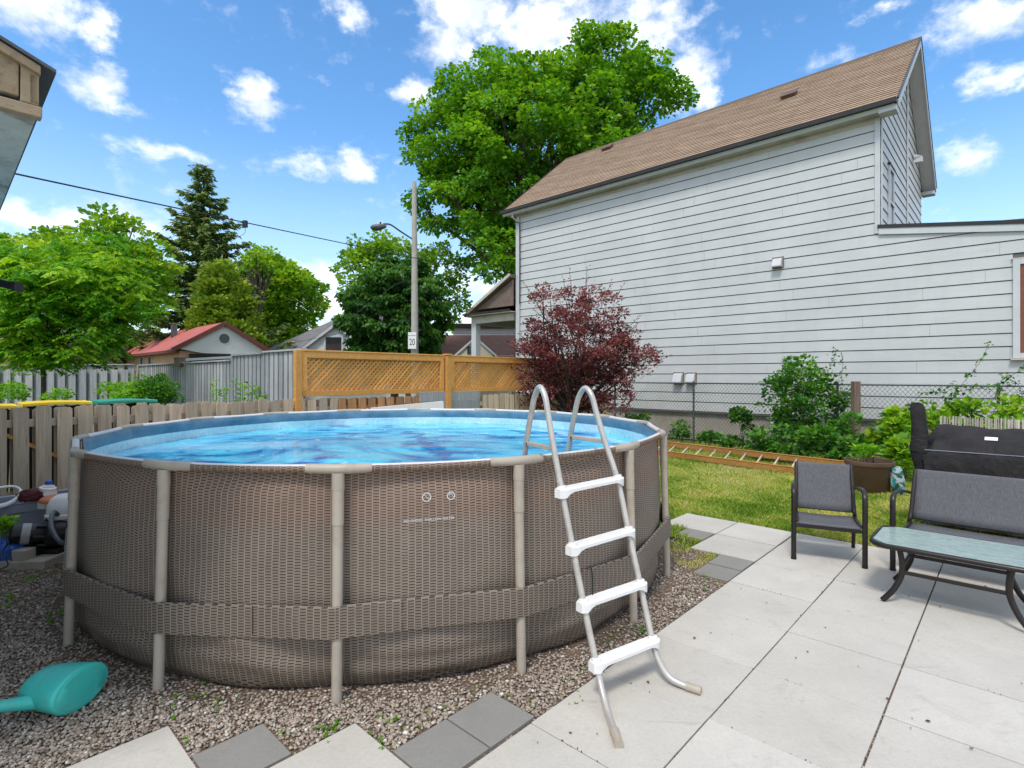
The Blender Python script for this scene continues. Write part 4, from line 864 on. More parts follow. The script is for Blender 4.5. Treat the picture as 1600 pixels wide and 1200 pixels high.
# lidded bins beyond the low fence
def wbin(label, v0, lid, top, u0=8.95):
    t = thing('waste_bin', label, 'bin', g(u0, v0), TH); mb = MB()
    mb.add([(-.22, -.25, 0), (.22, -.25, 0), (.22, .25, 0), (-.22, .25, 0), (-.27, -.29, top-.06), (.27, -.29, top-.06), (.27, .29, top-.06), (-.27, .29, top-.06)], [(3, 2, 1, 0), (0, 1, 5, 4), (1, 2, 6, 5), (2, 3, 7, 6), (3, 0, 4, 7)]); mb.build('bin_body', M['black'], t, world=False)
    mb = MB(); n = 8; vs = []
    for k in range(n+1): y = -.33+.66*k/n; z = top+.02*math.cos((k/n-.5)*2.6); vs += [(-.31, y, z-.045), (-.31, y, z-.008), (.31, y, z-.008), (.31, y, z-.045)]
    mb.add(vs, [(4*k+j, 4*k+4+j, 4*k+4+(j+1) % 4, 4*k+(j+1) % 4) for k in range(n) for j in range(4)]+[(3, 2, 1, 0), tuple(4*n+j for j in range(4))]); mb.build('lid', lid, t, world=False, bevel=.006)
    mb = MB(); mb.tube([(-.33, -.22, top-.03), (-.33, .22, top-.03)], .015, 8); mb.build('handle', M['black'], t, world=False)
    return t
wbin('yellow lidded bin behind the fence, leftmost at the picture edge', .35, M['yellow'], 1.305)
wbin('yellow lidded bin behind the fence, between the other yellow lid and the green lid', 1.06, M['yellow'], 1.325)
wbin('green lidded bin behind the fence, right of the yellow lids', 1.78, M['green_pl'], 1.325, 8.95)
# ------------------------------------------------------------------ chain-link fence along the house
cf = thing('chain_link_fence', 'wire chain link fence between the lawn and the white house', 'fence', g(8.2, 12.7), TH)
L = 14.5; H = 1.49; mb = MB(); sp = .082; wr = .0034
def wire(x0, dr, y):
    # straight strand from bottom to top, slope 1, clipped at both ends
    a, b_ = (x0, 0.03), (x0+H*.82*dr, H)
    if a[0] < 0 or a[0] > L or b_[0] < 0 or b_[0] > L: return
    mb.tube([(a[0], y, a[1]), (b_[0], y, b_[1])], wr, 3, caps=False)
x = 0
while x < L: wire(x, 1, -.003); wire(x, -1, .003); x += sp
x = 0
while x < L: mb.tube([(x, 0, H-.02), (x+sp*.25, 0, H+.022), (x+sp*.5, 0, H-.02)], wr, 3, caps=False); x += sp*.5
mb.build('mesh', M['galv'], cf, world=False)
mb = MB(); mb.tube([(0, .02, H-.015), (L, .02, H-.015)], .011, 8); mb.build('top_rail', M['galv'], cf, world=False, smooth=180)
for px in (1083, 1308, 1560, 960):
    t_ = (px-800)/F; Yp = 12.7/(VX*t_+VY); up_ = UX*t_*Yp+UY*Yp; xx = 8.2-up_
    mb = MB(); mb.tube([(xx, .03, 0), (xx, .03, H+.03)], .024, 10); mb.lathe([(0, .035), (.02, .03), (.03, .01), (.03, 0)], (xx, .03, H+.02), 10); mb.build('post', M['galv'], cf, world=False, smooth=60)
t_ = (1337-800)/F; Yp = 12.6/(VX*t_+VY); wp = Vector((t_*Yp, Yp, 0)); mb = MB(); mb.box(wp+Vector((0, 0, .77)), (.135, .11, 1.56), rz=.1); tag(mb.build('wooden_post', M['post_w'], loc=wp, bevel=.008), 'old square wooden post against the chain link fence', 'post')
# ------------------------------------------------------------------ wooden ladder on the lawn edge
wl = thing('wooden_ladder', 'long orange wooden ladder lying on edge along the lawn', 'ladder', (3.16, 10.98, 0))
nA, nB = Vector((2.85, 11.35, .075)), Vector((4.78, 8.98, .075)); fA, fB = nA+Vector((.30, .36, .13)), nB+Vector((.30, .36, .13)); fB = fA+(fB-fA)*1.22
dl_ = (nB-nA).normalized(); upv = Vector((0, 0, 1))
for a, b_ in ((nA, nB), (fA, fB)):
    mb = MB(); mb.beam(a, b_, .035, .10); mb.beam(a+Vector((0, 0, .052)), b_+Vector((0, 0, .052)), .05, .012); mb.build('rail', M['ladder_w'], wl, bevel=.004)
for k in range(10):
    a = nA+(nB-nA)*((k+.5)/10); mb = MB(); mb.tube([a, a+Vector((.30, .36, .13))], .016, 8); mb.build('rung', M['rung'], wl, smooth=180)
# ================================================================== THE WHITE HOUSE
hs_ = thing('house', 'tall white sided house with brown shingle roof on the right', 'house', g(2.10, 13.6), TH)
E_ = .244; ZB = .73
def clip2(poly, planes):
    for a, b_, c in planes:                       # keep a*x+b*z <= c
        out = []
        for i in range(len(poly)):
            p, q_ = poly[i], poly[(i+1) % len(poly)]; dp, dq = a*p[0]+b_*p[1]-c, a*q_[0]+b_*q_[1]-c
            if dp <= 0: out.append(p)
            if dp*dq < 0: t_ = dp/(dp-dq); out.append((p[0]+(q_[0]-p[0])*t_, p[1]+(q_[1]-p[1])*t_))
        poly = out
        if len(poly) < 3: return []
    return poly
def siding(name, org, dx, dn, x0, x1, z0, z1, planes, parent, e=E_, holes=(), seed=0, mat=None, joints=True):
    """lapped boards; org + dx*x, outward normal dn"""
    r = random.Random(seed); mb = MB(); jt = MB(); org, dx, dn = Vector(org), Vector(dx), Vector(dn)
    z = z0; gth = .019
    while z < z1:
        xs = [x0]; x = x0+r.uniform(.6, 3.4)
        while x < x1-.3 and joints: xs.append(x); x += 3.66
        xs.append(x1)
        for k in range(len(xs)-1):
            spans = [(xs[k], xs[k+1])]
            for hx0, hx1, hz0, hz1 in holes:
                if z+e > hz0 and z < hz1:
                    ns = []
                    for a, b_ in spans:
                        if hx0 > a: ns.append((a, min(b_, hx0)))
                        if hx1 < b_: ns.append((max(a, hx1), b_))
                    spans = [s for s in ns if s[1]-s[0] > .01]
            for a, b_ in spans:
                a2 = a+(.0035 if a == xs[k] and k else 0)
                pl_ = clip2([(a2, z+gth), (b_, z+gth), (b_, z+e), (a2, z+e)], planes)
                if pl_: mb.add([org+dx*p[0]+dn*(.017-.015*(p[1]-z)/e)+Vector((0, 0, p[1])) for p in pl_], [tuple(range(len(pl_)))], 0)
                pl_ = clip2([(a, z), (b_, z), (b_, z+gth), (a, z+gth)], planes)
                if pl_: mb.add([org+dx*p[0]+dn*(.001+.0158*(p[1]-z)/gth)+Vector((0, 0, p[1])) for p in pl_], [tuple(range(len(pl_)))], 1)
                if k: 
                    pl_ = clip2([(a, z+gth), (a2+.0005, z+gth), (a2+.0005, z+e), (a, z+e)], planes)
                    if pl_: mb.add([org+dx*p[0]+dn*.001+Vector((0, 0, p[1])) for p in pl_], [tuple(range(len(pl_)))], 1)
        z += e
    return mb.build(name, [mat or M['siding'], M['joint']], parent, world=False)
LX = 10.38; SO = 7.12; D_ = 6.6
siding('side_wall', (0, 0, 0), (1, 0, 0), (0, -1, 0), -LX, 0, ZB, SO, [(0, 1, SO)], hs_, seed=4)
WX0, WX1, WZ0, WZ1 = 2.045, 3.3, 1.985, 3.80
siding('extension_wall', (0, 0, 0), (1, 0, 0), (0, -1, 0), 0, 6.2, ZB, 4.9, [(.15, 1, 4.66)], hs_, holes=[(WX0, WX1, WZ0, WZ1)], seed=9)
siding('gable_wall', (0, 0, 0), (0, 1, 0), (1, 0, 0), 0, D_, 4.5, 10.2, [(-.79, 1, 7.36), (.79, 1, 7.36+.79*D_)], hs_, seed=2, joints=False)
siding('front_wall', (-LX, 0, 0), (0, 1, 0), (-1, 0, 0), 0, D_, ZB, 10.2, [(-.79, 1, 7.36), (.79, 1, 7.36+.79*D_)], hs_, seed=3, joints=False)
mb = MB()   # solid core so nothing shows through the laps
mb.extr([(-LX+.004, .004, .7), (-LX+.004, D_-.004, .7), (-LX+.004, D_-.004, 7.3), (-LX+.004, D_/2, 9.85), (-LX+.004, .004, 7.3)], (LX-.008, 0, 0))
mb.extr([(0, .004, .7), (0, .004, 4.55), (6.2, .004, 3.62), (6.2, .004, .7)], (0, D_, 0)); mb.build('wall_core', M['joint'], hs_, world=False)
mb = MB(); mb.box((-LX/2+3.1, D_/2+.05, .36), (LX+6.15, D_, .74)); mb.build('foundation', M['found'], hs_, world=False)
mb = MB(); mb.box((-LX/2+3.1, -.006, ZB-.012), (LX+6.2, .05, .028)); mb.build('base_flashing', M['joint'], hs_, world=False)
for c_, d_, nm_ in (((-.045, -.025, 5.88), (.10, .02, 2.44), 'corner_trim'), ((-LX+.05, -.025, 3.91), (.10, .02, 6.38), 'corner_trim'), ((.025, .04, 5.9), (.02, .10, 2.5), 'corner_trim'), ((.03, 3.66, 7.2), (.024, .14, 5.3), 'gable_trim'), ((-LX-.025, .05, 3.9), (.02, .12, 6.4), 'corner_trim')):
    mb = MB(); mb.box(c_, d_); mb.build(nm_, M['trim'], hs_, world=False, bevel=.003)
# main roof: stepped shingle courses
M['butt'] = paint('shingle_butts', (.15, .10, .07), .95, .3, 9, 0)
RX0, RX1 = -LX-.40, .32; EY, EZ, RY, RZ = -.30, 7.27, D_/2, 10.14
def roof_slope(y0, z0, y1, z1, x0, x1, parent, name='roof_slope', mat=None, th=.10, step=.145, skew0=0.):
    sl = math.hypot(y1-y0, z1-z0); dy, dz = (y1-y0)/sl, (z1-z0)/sl; ny, nz = -dz, dy
    if nz < 0: ny, nz = -ny, -nz
    n = int(sl/step); mb = MB(); mb.uv = []
    nxs = 24
    for j in range(n+1):
        a, b_ = j*step, min((j+1)*step, sl)
        if b_-a < .01: continue
        for (s_, lift) in ((a, -.002), (a, .014), (b_, .0)):
            for i in range(nxs+1):
                x = x0+(x1-x0)*i/nxs; w_ = .006*math.sin(i*1.9+j*2.3)+.004*math.sin(i*.7+j)
                mb.v.append((x, y0+dy*s_+ny*lift, z0+dz*s_+nz*(lift+(w_*.5 if lift else 0)))); mb.uv.append((x-x0+.0, j*.145+(.002 if s_ == a else .143)))
        o_ = len(mb.v)-3*(nxs+1)
        for q_ in (0, 1):
            for i in range(nxs): k = o_+q_*(nxs+1)+i; mb.f.append((k, k+1, k+nxs+2, k+nxs+1)); mb.mi.append(1-q_)
    o = mb.build(name, [mat or M['shingle'], M['butt']], parent, world=False)
    mb = MB(); mb.extr([(x0+.01, y0, z0-.005), (x0+.01, y1, z1-.005), (x0+.01, y1, z1-th), (x0+.01, y0, z0-th*.5)], (x1-x0-.02, 0, 0)); mb.build('roof_deck', M['dark'], o, world=False)
    return o
roof_slope(EY, EZ, RY, RZ, RX0, RX1, hs_); roof_slope(D_+.30, EZ, RY, RZ, RX0, RX1, hs_)
mb = MB(); mb.extr([(RX0, RY-.12, RZ-.085), (RX0, RY, RZ+.03), (RX0, RY+.12, RZ-.085)], (RX1-RX0, 0, 0)); mb.build('ridge_cap', M['shingle'], hs_, world=False)
# eave: black drip line, white gutter, soffit
def eave(ys, sgn):
    mb = MB(); mb.box(((RX0+RX1)/2, ys-.045*sgn, EZ-.045), (RX1-RX0+.02, .12, .085)); mb.build('drip_edge', M['gutter'], hs_, world=False)
    mb = MB(); mb.extr([(RX0+.03, ys-.02*sgn, EZ-.092), (RX0+.03, ys+.06*sgn, EZ-.092), (RX0+.03, ys+.06*sgn, EZ-.165), (RX0+.03, ys+.02*sgn, EZ-.165), (RX0+.03, ys-.0*sgn, EZ-.12)], (RX1-RX0-.06, 0, 0)); mb.build('gutter', M['trim'], hs_, world=False)
    mb = MB(); mb.box(((RX0+RX1)/2-.02, ys+.18*sgn, SO+.0), (RX1-RX0-.3, .24, .02)); mb.build('soffit', M['offwhite'], hs_, world=False)
eave(EY, 1); eave(D_+.30, -1)
mb = MB(); mb.box((-LX/2, -.012, SO-.06), (LX, .02, .10)); mb.build('frieze_board', M['offwhite'], hs_, world=False)
for xe, sg in ((RX1, 1), (RX0, -1)):
    for ya, yb in ((EY, RY), (D_+.30, RY)):
        nm = Vector((0, -(RZ-EZ) if ya < yb else (RZ-EZ), abs(RY-EY))).normalized()
        mb = MB(); a, b_ = Vector((xe, ya, EZ)), Vector((xe, yb, RZ)); dn = nm*-.09
        mb.beam(a+dn-Vector((0, 0, .01)), b_+dn-Vector((0, 0, .01)), .03, .15, up=(1, 0, 0)) if False else mb.extr([a-nm*.012, b_-nm*.012, b_-nm*.17, a-nm*.17], (.025*sg, 0, 0)); mb.build('rake_board', M['trim'], hs_, world=False)
        mb = MB(); mb.extr([a+nm*.03+Vector((.012*sg, 0, 0)), b_+nm*.03+Vector((.012*sg, 0, 0)), b_-nm*.012+Vector((.012*sg, 0, 0)), a-nm*.012+Vector((.012*sg, 0, 0))], (.028*sg, 0, 0)); mb.build('rake_edge', M['gutter'], hs_, world=False)
        mb = MB(); x_in = .018 if sg > 0 else -LX-.018; mb.extr([Vector((x_in, ya, EZ))-nm*.115, Vector((x_in, yb, RZ))-nm*.115, Vector((x_in, yb, RZ))-nm*.135, Vector((x_in, ya, EZ))-nm*.135], (xe-x_in, 0, 0)); mb.build('rake_soffit', M['trim'], hs_, world=False)
# box ends of the eaves at the right gable and a lamp under the far rake
for y_ in (-.16, D_+.16): mb = MB(); mb.box((.165, y_, 7.11), (.31, .30, .10)); mb.build('eave_return', M['trim'], hs_, world=False, bevel=.004)
mb = MB(); mb.box((.14, 4.75, 7.55), (.18, .16, .14)); mb.extr([(.05, 4.67, 7.55), (.23, 4.67, 7.62), (.05, 4.67, 7.72)], (0, .16, 0)); mb.build('floodlight', M['trim'], hs_, world=False)
# gable window
mb = MB()
for y0, y1, z0, z1 in ((.86, .93, 4.8, 6.34), (1.42, 1.49, 4.8, 6.34), (.93, 1.42, 6.27, 6.34), (.93, 1.42, 5.52, 5.57)): mb.box((.03, (y0+y1)/2, (z0+z1)/2), (.04, y1-y0, z1-z0))
gw = mb.build('gable_window', M['trim'], hs_, world=False); mb = MB(); mb.box((.02, 1.175, 5.54), (.012, .49, 1.46)); mb.build('pane', M['glass_dark'], gw, world=False)
mb = MB(); mb.box((.035, 1.175, 6.37), (.06, .70, .04)); mb.build('head_trim', M['gutter'], gw, world=False)
# roof vents
for x_, y_ in ((-2.35, 2.05), (-8.55, 2.82)):
    z_ = EZ+(y_-EY)*(RZ-EZ)/(RY-EY); mb = MB(); ay = Vector((0, RY-EY, RZ-EZ)).normalized(); az_ = Vector((0, -ay.z, ay.y)); mb.box(Vector((x_, y_, z_))+az_*.05, (.34, .30, .07), ax=(Vector((1, 0, 0)), ay, az_)); mb.box(Vector((x_, y_, z_))+az_*.095, (.40, .34, .025), ax=(Vector((1, 0, 0)), ay, az_)); mb.build('roof_vent', M['terra'], hs_, world=False, bevel=.006)
# extension roof edge
mb = MB(); mb.extr([(-.02, -.03, 4.63), (6.2, -.03, 3.70), (6.2, -.03, 3.83), (-.02, -.03, 4.76)], (0, -.025, 0)); mb.build('extension_fascia', M['trim'], hs_, world=False)
mb = MB(); mb.extr([(-.04, -.07, 4.762), (6.2, -.07, 3.832), (6.2, -.07, 3.905), (-.04, -.07, 4.835)], (0, 6.6, 0)); mb.build('extension_roof', M['gutter'], hs_, world=False)
mb = MB(); mb.uv = None; mb.extr([(1.0, .25, 4.69), (6.2, .25, 4.0), (6.2, .25, 4.35), (4.2, .25, 4.42)], (0, 6.0, 0)); mb.build('extension_shingles', M['brownroof'], hs_, world=False)
# extension window
wn_ = MB(); x0, x1, z0, z1 = WX0, WX1, WZ0, WZ1
for a, b_, c, d in ((x0, x0+.10, z0, z1), (x1-.1, x1, z0, z1), (x0+.1, x1-.1, z1-.10, z1), (x0+.1, x1-.1, z0, z0+.09)): wn_.box(((a+b_)/2, -.025, (c+d)/2), (b_-a, .055, d-c))
wf = wn_.build('side_window', M['trim'], hs_, world=False, bevel=.004)
mb = MB()
for a, b_, c, d in ((x0+.10, x0+.16, z0+.09, z1-.10), (x1-.16, x1-.10, z0+.09, z1-.1), (x0+.16, x1-.16, z1-.16, z1-.1), (x0+.16, x1-.16, z0+.09, z0+.15), (x0+.16, x1-.16, z0+.46, z0+.53)): mb.box(((a+b_)/2, -.012, (c+d)/2), (b_-a, .03, d-c))
mb.build('sash', M['redwood'], wf, world=False); mb = MB(); mb.box(((x0+x1)/2, .004, (z0+z1)/2), (x1-x0-.3, .01, z1-z0-.3)); mb.build('pane', M['curtain_glass'], wf, world=False)
mb = MB(); mb.box(((x0+x1)/2, -.045, z0-.02), (x1-x0+.06, .10, .035)); mb.build('sill', M['offwhite'], wf, world=False); mb = MB(); mb.box(((x0+x1)/2, -.03, z1+.012), (x1-x0+.04, .05, .02)); mb.build('head_trim', M['offwhite'], wf, world=False)
# vents on the wall
def hx_of(px): t_ = (px-800)/F; Y_ = 13.6/(VX*t_+VY); return 2.10-(UX*t_*Y_+UY*Y_), Y_
for px, py, s in ((1216, 411, .20), (1061, 591, .24), (1081, 591, .22)):
    x_, Y_ = hx_of(px); z_ = EYE+(HZ-py)/F*Y_
    mb = MB(); h = s*.55; mb.extr([(x_-s/2, -.02, z_+h), (x_-s/2, -.10, z_+h*.8), (x_-s/2, -.17, z_-h*.75), (x_-s/2, -.16, z_-h), (x_-s/2, -.02, z_-h)], (s, 0, 0)); v_ = mb.build('wall_vent', M['trim'], hs_, world=False, bevel=.006)
    mb = MB(); mb.box((x_, -.013, z_), (s+.06, .012, 2*h+.06)); mb.box((x_, -.1, z_-h-.006), (s*.85, .10, .006)); mb.build('vent_back', M['post_w'], v_, world=False)
# downspout
mb = MB(); mb.tube(spl([(-LX+.06, -.28, 7.12), (-LX+.06, -.26, 7.0), (-LX+.12, -.10, 6.86), (-LX+.16, -.06, 6.7), (-LX+.16, -.06, 3), (-LX+.16, -.06, .3)], 5), .036, 8, flat=.8); mb.build('downspout', M['trim'], hs_, world=False, smooth=60)
mb = MB(); mb.tube(spl([(-LX+.06, -.29, 7.14), (-LX+.06, -.27, 6.98), (-LX+.13, -.12, 6.84), (-LX+.20, -.075, 6.6), (-LX+.20, -.07, 4.1)], 5), .014, 6); mb.build('service_cable', M['gutter'], hs_, world=False)
# basement window well
x_, Y_ = hx_of(1247); mb = MB()
for dx_ in (-.52, .52): mb.box((x_+dx_, -.10, .42), (.07, .10, .62))
mb.box((x_, -.1, .70), (1.12, .12, .05)); bw = mb.build('basement_window', M['trim'], hs_, world=False); mb = MB(); mb.box((x_, .03, .40), (.98, .02, .56)); mb.build('pane', M['glass_dark'], bw, world=False)
# porch on the far (street) side
M['porch_shingle'] = paint('porch_shingles', (.17, .125, .10), .9, .2, 3, .7, bscale=24, bdist=.02)
pr = MB(); px0 = -LX-2.35
pr.extr([(px0, -.3, 3.93), (-LX-.02, -.3, 5.12), (-LX-.02, -.3, 5.0), (px0, -.3, 3.82)], (0, 6.4, 0)); rf = pr.build('porch_roof', M['porch_shingle'], hs_, world=False)
mb = MB(); mb.extr([(px0+.5, -.16, 4.06), (-LX-.03, -.16, 4.94), (-LX-.03, -.16, 4.06)], (0, .06, 0)); mb.build('porch_gable', M['porch_shingle'], hs_, world=False)
mb = MB(); mb.beam((px0+.55, -.33, 4.15), (-LX-.02, -.33, 5.08), .04, .10); mb.box((-LX-1.15, .03, 3.70), (2.1, .2, .26)); mb.box((px0+.2, 2.9, 3.70), (.2, 5.6, .26)); mb.build('porch_beam', M['offwhite'], hs_, world=False)
mb = MB(); mb.box((-LX-1.17, 2.9, 3.85), (2.3, 6.3, .03)); mb.build('porch_ceiling', M['offwhite'], hs_, world=False)
mb = MB(); mb.box((-LX-1.2, -.32, 3.90), (2.36, .05, .06)); mb.build('porch_gutter', M['gutter'], hs_, world=False)
for y_ in (.05, 5.6): mb = MB(); mb.box((px0+.27, y_, 1.8), (.24, .24, 3.6)); mb.build('porch_column', M['trim'], hs_, world=False, bevel=.01)
# ================================================================== OTHER HOUSES
def pxbox(mb, px0, px1, py0, py1, Y, d=.05, dep=0): a, b_ = P(px0, py1, Y), P(px1, py0, Y); mb.box(((a.x+b_.x)/2, Y+dep, (a.z+b_.z)/2), (abs(b_.x-a.x), d, abs(b_.z-a.z)))
# red roofed bungalow
rh = thing('red_roof_garage', 'low peach walled building with pinkish red roof and white gable', 'building', (-13.6, 22.0, 0), TH)
mb = MB(); mb.box((-4.8, 1.75, 1.35), (9.3, 3.3, 2.7)); mb.build('wall', M['peach'], rh, world=False)
def simple_roof(parent, x0, x1, y0, y1, ze, zr, mat, oh=.15, th=.10, name='roof'):
    ym = (y0+y1)/2; mb = MB()
    for a, s in ((y0-oh, 1), (y1+oh, -1)):
        zz_ = ze-oh*(zr-ze)/(ym-y0); mb.extr([(x0, a, zz_), (x0, ym, zr), (x0, ym, zr+th), (x0, a, zz_+th)], (x1-x0, 0, 0))
    return mb.build(name, mat, parent, world=False)
simple_roof(rh, -9.6, .15, -.05, 3.55, 2.72, 3.88, M['redroof'])
mb = MB(); mb.extr([(0, -.1, 2.80), (0, 1.75, 3.86), (0, 3.6, 2.80), (0, 2.6, 2.62), (0, .9, 2.62)], (.05, 0, 0)); mb.build('gable_end', M['plainwhite'], rh, world=False)
mb = MB(); mb.beam((.17, -.25, 2.70), (.17, 1.75, 3.92), .05, .17); mb.beam((.17, 1.75, 3.92), (.17, 3.8, 2.70), .05, .17); mb.box((-4.7, -.2, 2.66), (9.8, .05, .12)); mb.build('barge_board', M['redtrim'], rh, world=False)
mb = MB(); mb.lathe([(0, .02), (.2, .02), (.2, 0)], (0, 0, 0), 20); mb.v = [(.06+z, 1.75+x, 3.28+y) for x, y, z in mb.v]; mb.build('round_vent', M['glass_dark'], rh, world=False)
mb = MB(); mb.box((.06, 2.0, 2.36), (.06, 3.2, .44)); mb.build('dark_opening', M['dark'], rh, world=False); mb = MB(); mb.box((.1, 2.1, 2.2), (.1, .14, .9)); mb.beam((.1, -.1, 2.3), (.1, 3.7, 2.62), .1, .06, up=(1, 0, 0)); mb.build('porch_frame', M['trim'], rh, world=False)
for x_ in (-4.3, -5.7): mb = MB(); mb.box((x_, .07, 2.3), (.42, .06, .62)); f_ = mb.build('window', M['trim'], rh, world=False); mb = MB(); mb.box((x_, .03, 2.3), (.22, .05, .5)); mb.build('pane', M['glass_dark'], f_, world=False)
mb = MB(); mb.box((-4.6, 1.1, 3.75), (.22, .22, .75)); mb.build('flue', M['galv'], rh, world=False)
# grey roofed house
gh = thing('grey_roof_house', 'grey shingled house with a white dormer window, left of the round tree', 'house', (-8.5, 33, 0))
mb = MB(); mb.box((-1.5, 4, 1.45), (9.4, 8, 2.88)); mb.build('wall', M['plainwhite'], gh, world=False)
mb = MB(); zE = 2.9; zR = 6.0
vs = [(-6.8, -1, zE), (3.8, -1, zE), (3.8, 9, zE), (-6.8, 9, zE), (-2.6, 4, zR), (2.4, 4, zR)]; mb.add(vs, [(0, 1, 5, 4), (1, 2, 5), (2, 3, 4, 5), (3, 0, 4), (3, 2, 1, 0)]); mb.build('roof', M['greyroof'], gh, world=False)
a = P(525, 508, 31.5)-Vector((-8.5, 33, 0)); dr = MB(); hw = 1.62
dr.extr([(a.x-hw, a.y, 2.9), (a.x+hw, a.y, 2.9), (a.x+hw, a.y, a.z-1.2), (a.x, a.y, a.z), (a.x-hw, a.y, a.z-1.2)], (0, 4, 0)); dm_ = dr.build('dormer', M['plainwhite'], gh, world=False)
mb = MB()
for s in (-1, 1): mb.extr([(a.x, a.y-.2, a.z+.02), (a.x+s*(hw+.25), a.y-.2, a.z-1.36), (a.x+s*(hw+.25), a.y-.2, a.z-1.24), (a.x, a.y-.2, a.z+.16)], (0, 4.4, 0))
mb.build('dormer_roof', M['greyroof'], dm_, world=False)
mb = MB()
for s in (-1, 1): mb.extr([(a.x, a.y-.24, a.z-.10), (a.x+s*(hw+.25), a.y-.24, a.z-1.48), (a.x+s*(hw+.25), a.y-.24, a.z-1.30), (a.x, a.y-.24, a.z+.10)], (0, .05, 0))
mb.build('dormer_trim', M['trim'], dm_, world=False)
mb = MB(); mb.box((a.x-.12, a.y-.04, a.z-1.08), (1.15, .06, .95)); wz = mb.build('dormer_window', M['trim'], dm_, world=False); mb = MB(); mb.box((a.x-.12, a.y-.08, a.z-1.08), (.9, .04, .74)); mb.build('pane', M['glass_dark'], wz, world=False)
for px, py in ((480, 523), (503, 514), (500, 520), (540, 506)): c = P(px, py, 33.6)-Vector((-8.5, 33, 0)); mb = MB(); mb.box((c.x, 2.2, c.z+.1), (.45, .4, .14)); mb.build('roof_vent', M['trim'], gh, world=False)
mb = MB(); mb.tube([(-7.9, -1.2, 2.9), (-7.9, -1.2, 5.2), (-7.5, -1.2, 5.45)], .05, 8); mb.box((-8.2, -1.25, 3.75), (.8, .2, 1.2)); o = mb.build('service_mast', M['gutter'], gh, world=False)
# brown roofed yellow gabled house and a white flat roofed building behind the porch
bh = thing('brown_roof_house', 'brown roofed house with pale yellow gables seen past the porch column', 'house', (-3.3, 34, 0))
mb = MB(); mb.box((3.5, 4, 1.5), (9, 6, 3)); mb.build('wall', M['cream'], bh, world=False)
a0, a1 = P(690, 553, 33)-Vector((-3.3, 34, 0)), P(790, 520, 36)-Vector((-3.3, 34, 0))
mb = MB(); mb.add([(a0.x-1, .3, 2.6), (8.4, .3, 2.6), (8.4, 4, a1.z), (a0.x-1, 4, a1.z), (a0.x-1, 8, 2.6), (8.4, 8, 2.6)], [(0, 1, 2, 3), (3, 2, 5, 4)]); mb.build('roof', M['brownroof'], bh, world=False)
for pxa, half, dx_ in ((745, 24, 0), (752, 24, 1)):
    if dx_: continue
    ap = P(743, 528, 33)-Vector((-3.3, 34, 0)); hw = 1.05
    mb = MB(); mb.extr([(ap.x-hw, ap.y, 2.4), (ap.x+hw, ap.y, 2.4), (ap.x+hw, ap.y, ap.z-.95), (ap.x, ap.y, ap.z-.05), (ap.x-hw, ap.y, ap.z-.95)], (0, 3, 0)); gb = mb.build('gable', M['cream'], bh, world=False)
    mb = MB()
    for s in (-1, 1): mb.extr([(ap.x, ap.y-.1, ap.z-.06), (ap.x+s*(hw+.25), ap.y-.1, ap.z-1.2), (ap.x+s*(hw+.25), ap.y-.1, ap.z-1.05), (ap.x, ap.y-.1, ap.z+.1)], (0, 3, 0))
    mb.build('gable_trim', M['trim'], gb, world=False); mb = MB(); mb.box((ap.x-.25, ap.y-.03, ap.z-.75), (.5, .04, .45)); mb.build('pane', M['glass_dark'], gb, world=False)
wb = thing('white_building', 'white sided flat roofed building far behind the porch', 'building', (-2.5, 42, 0)); A_, B_ = P(708, 540, 42), P(830, 512, 42)
siding('wall', (A_.x+2.5, 0, 0), (1, 0, 0), (0, -1, 0), 0, 9, 0, B_.z, [(0, 1, B_.z)], wb, e=.45, joints=False, mat=M['plainwhite']); mb = MB(); mb.box((A_.x+7, 3, B_.z+.12), (9.4, 6.6, .35)); mb.build('roof', M['gutter'], wb, world=False); mb = MB(); mb.box((A_.x+7, 3.1, B_.z/2), (9, 6, B_.z)); mb.build('building_core', M['plainwhite'], wb, world=False)
# pale bungalow behind the far fence on the left
lb = thing('pale_bungalow', 'pale bungalow with pinkish wall half hidden by the small lime green tree', 'house', (-27.5, 25, 0), R(-6))
mb = MB(); mb.box((0, 4, 1.6), (13, 7, 3.2)); mb.build('wall', M['cream'], lb, world=False); simple_roof(lb, -6.8, 6.8, .5, 7.5, 2.75, 4.2, M['greyroof'], oh=.4)
mb = MB(); mb.box((-.5, .46, 1.4), (1.6, .06, 2.6)); mb.build('brick_panel', M['peach'], lb, world=False); mb = MB(); mb.box((5.0, .46, 1.4), (2.5, .06, 2.7)); mb.build('brick_panel', M['peach'], lb, world=False)
mb = MB(); mb.box((1.9, .44, 2.0), (1.2, .06, .9)); mb.build('window', M['glass_dark'], lb, world=False); mb = MB(); mb.box((0, .2, 2.62), (13.4, .08, .16)); mb.build('gutter', M['trim'], lb, world=False)
# ================================================================== POLE, LAMP, CABLES
pole = thing('utility_pole', 'tall pale concrete street pole rising in front of the round tree', 'pole', (-152/F*21*1.0, 21, 0)); px_ = pole.location.x; zt = EYE+(HZ-284)/F*21
mb = MB(); mb.tube([(px_, 21, 0), (px_, 21, 4), (px_-.02, 21, zt)], [.155, .135, .085], 18); mb.build('shaft', M['pole'], pole, smooth=50)
mb = MB(); mb.tube(spl([P(645, 374, 21), P(625, 361, 20.6), P(610, 351, 20.2), P(599, 350, 19.9)], 6), .032, 8); mb.build('lamp_arm', M['galv'], pole, smooth=180)
c = P(591, 354, 19.8); d = Vector((-.95, -.15, -.12)).normalized(); s_ = Vector((-.15, .95, 0)).normalized(); u_ = d.cross(s_)
mb = MB(); vs = []; pf = [(-.30, .03, .03), (-.24, .07, .06), (-.1, .13, .09), (.08, .16, .10), (.2, .13, .08), (.28, .04, .03)]
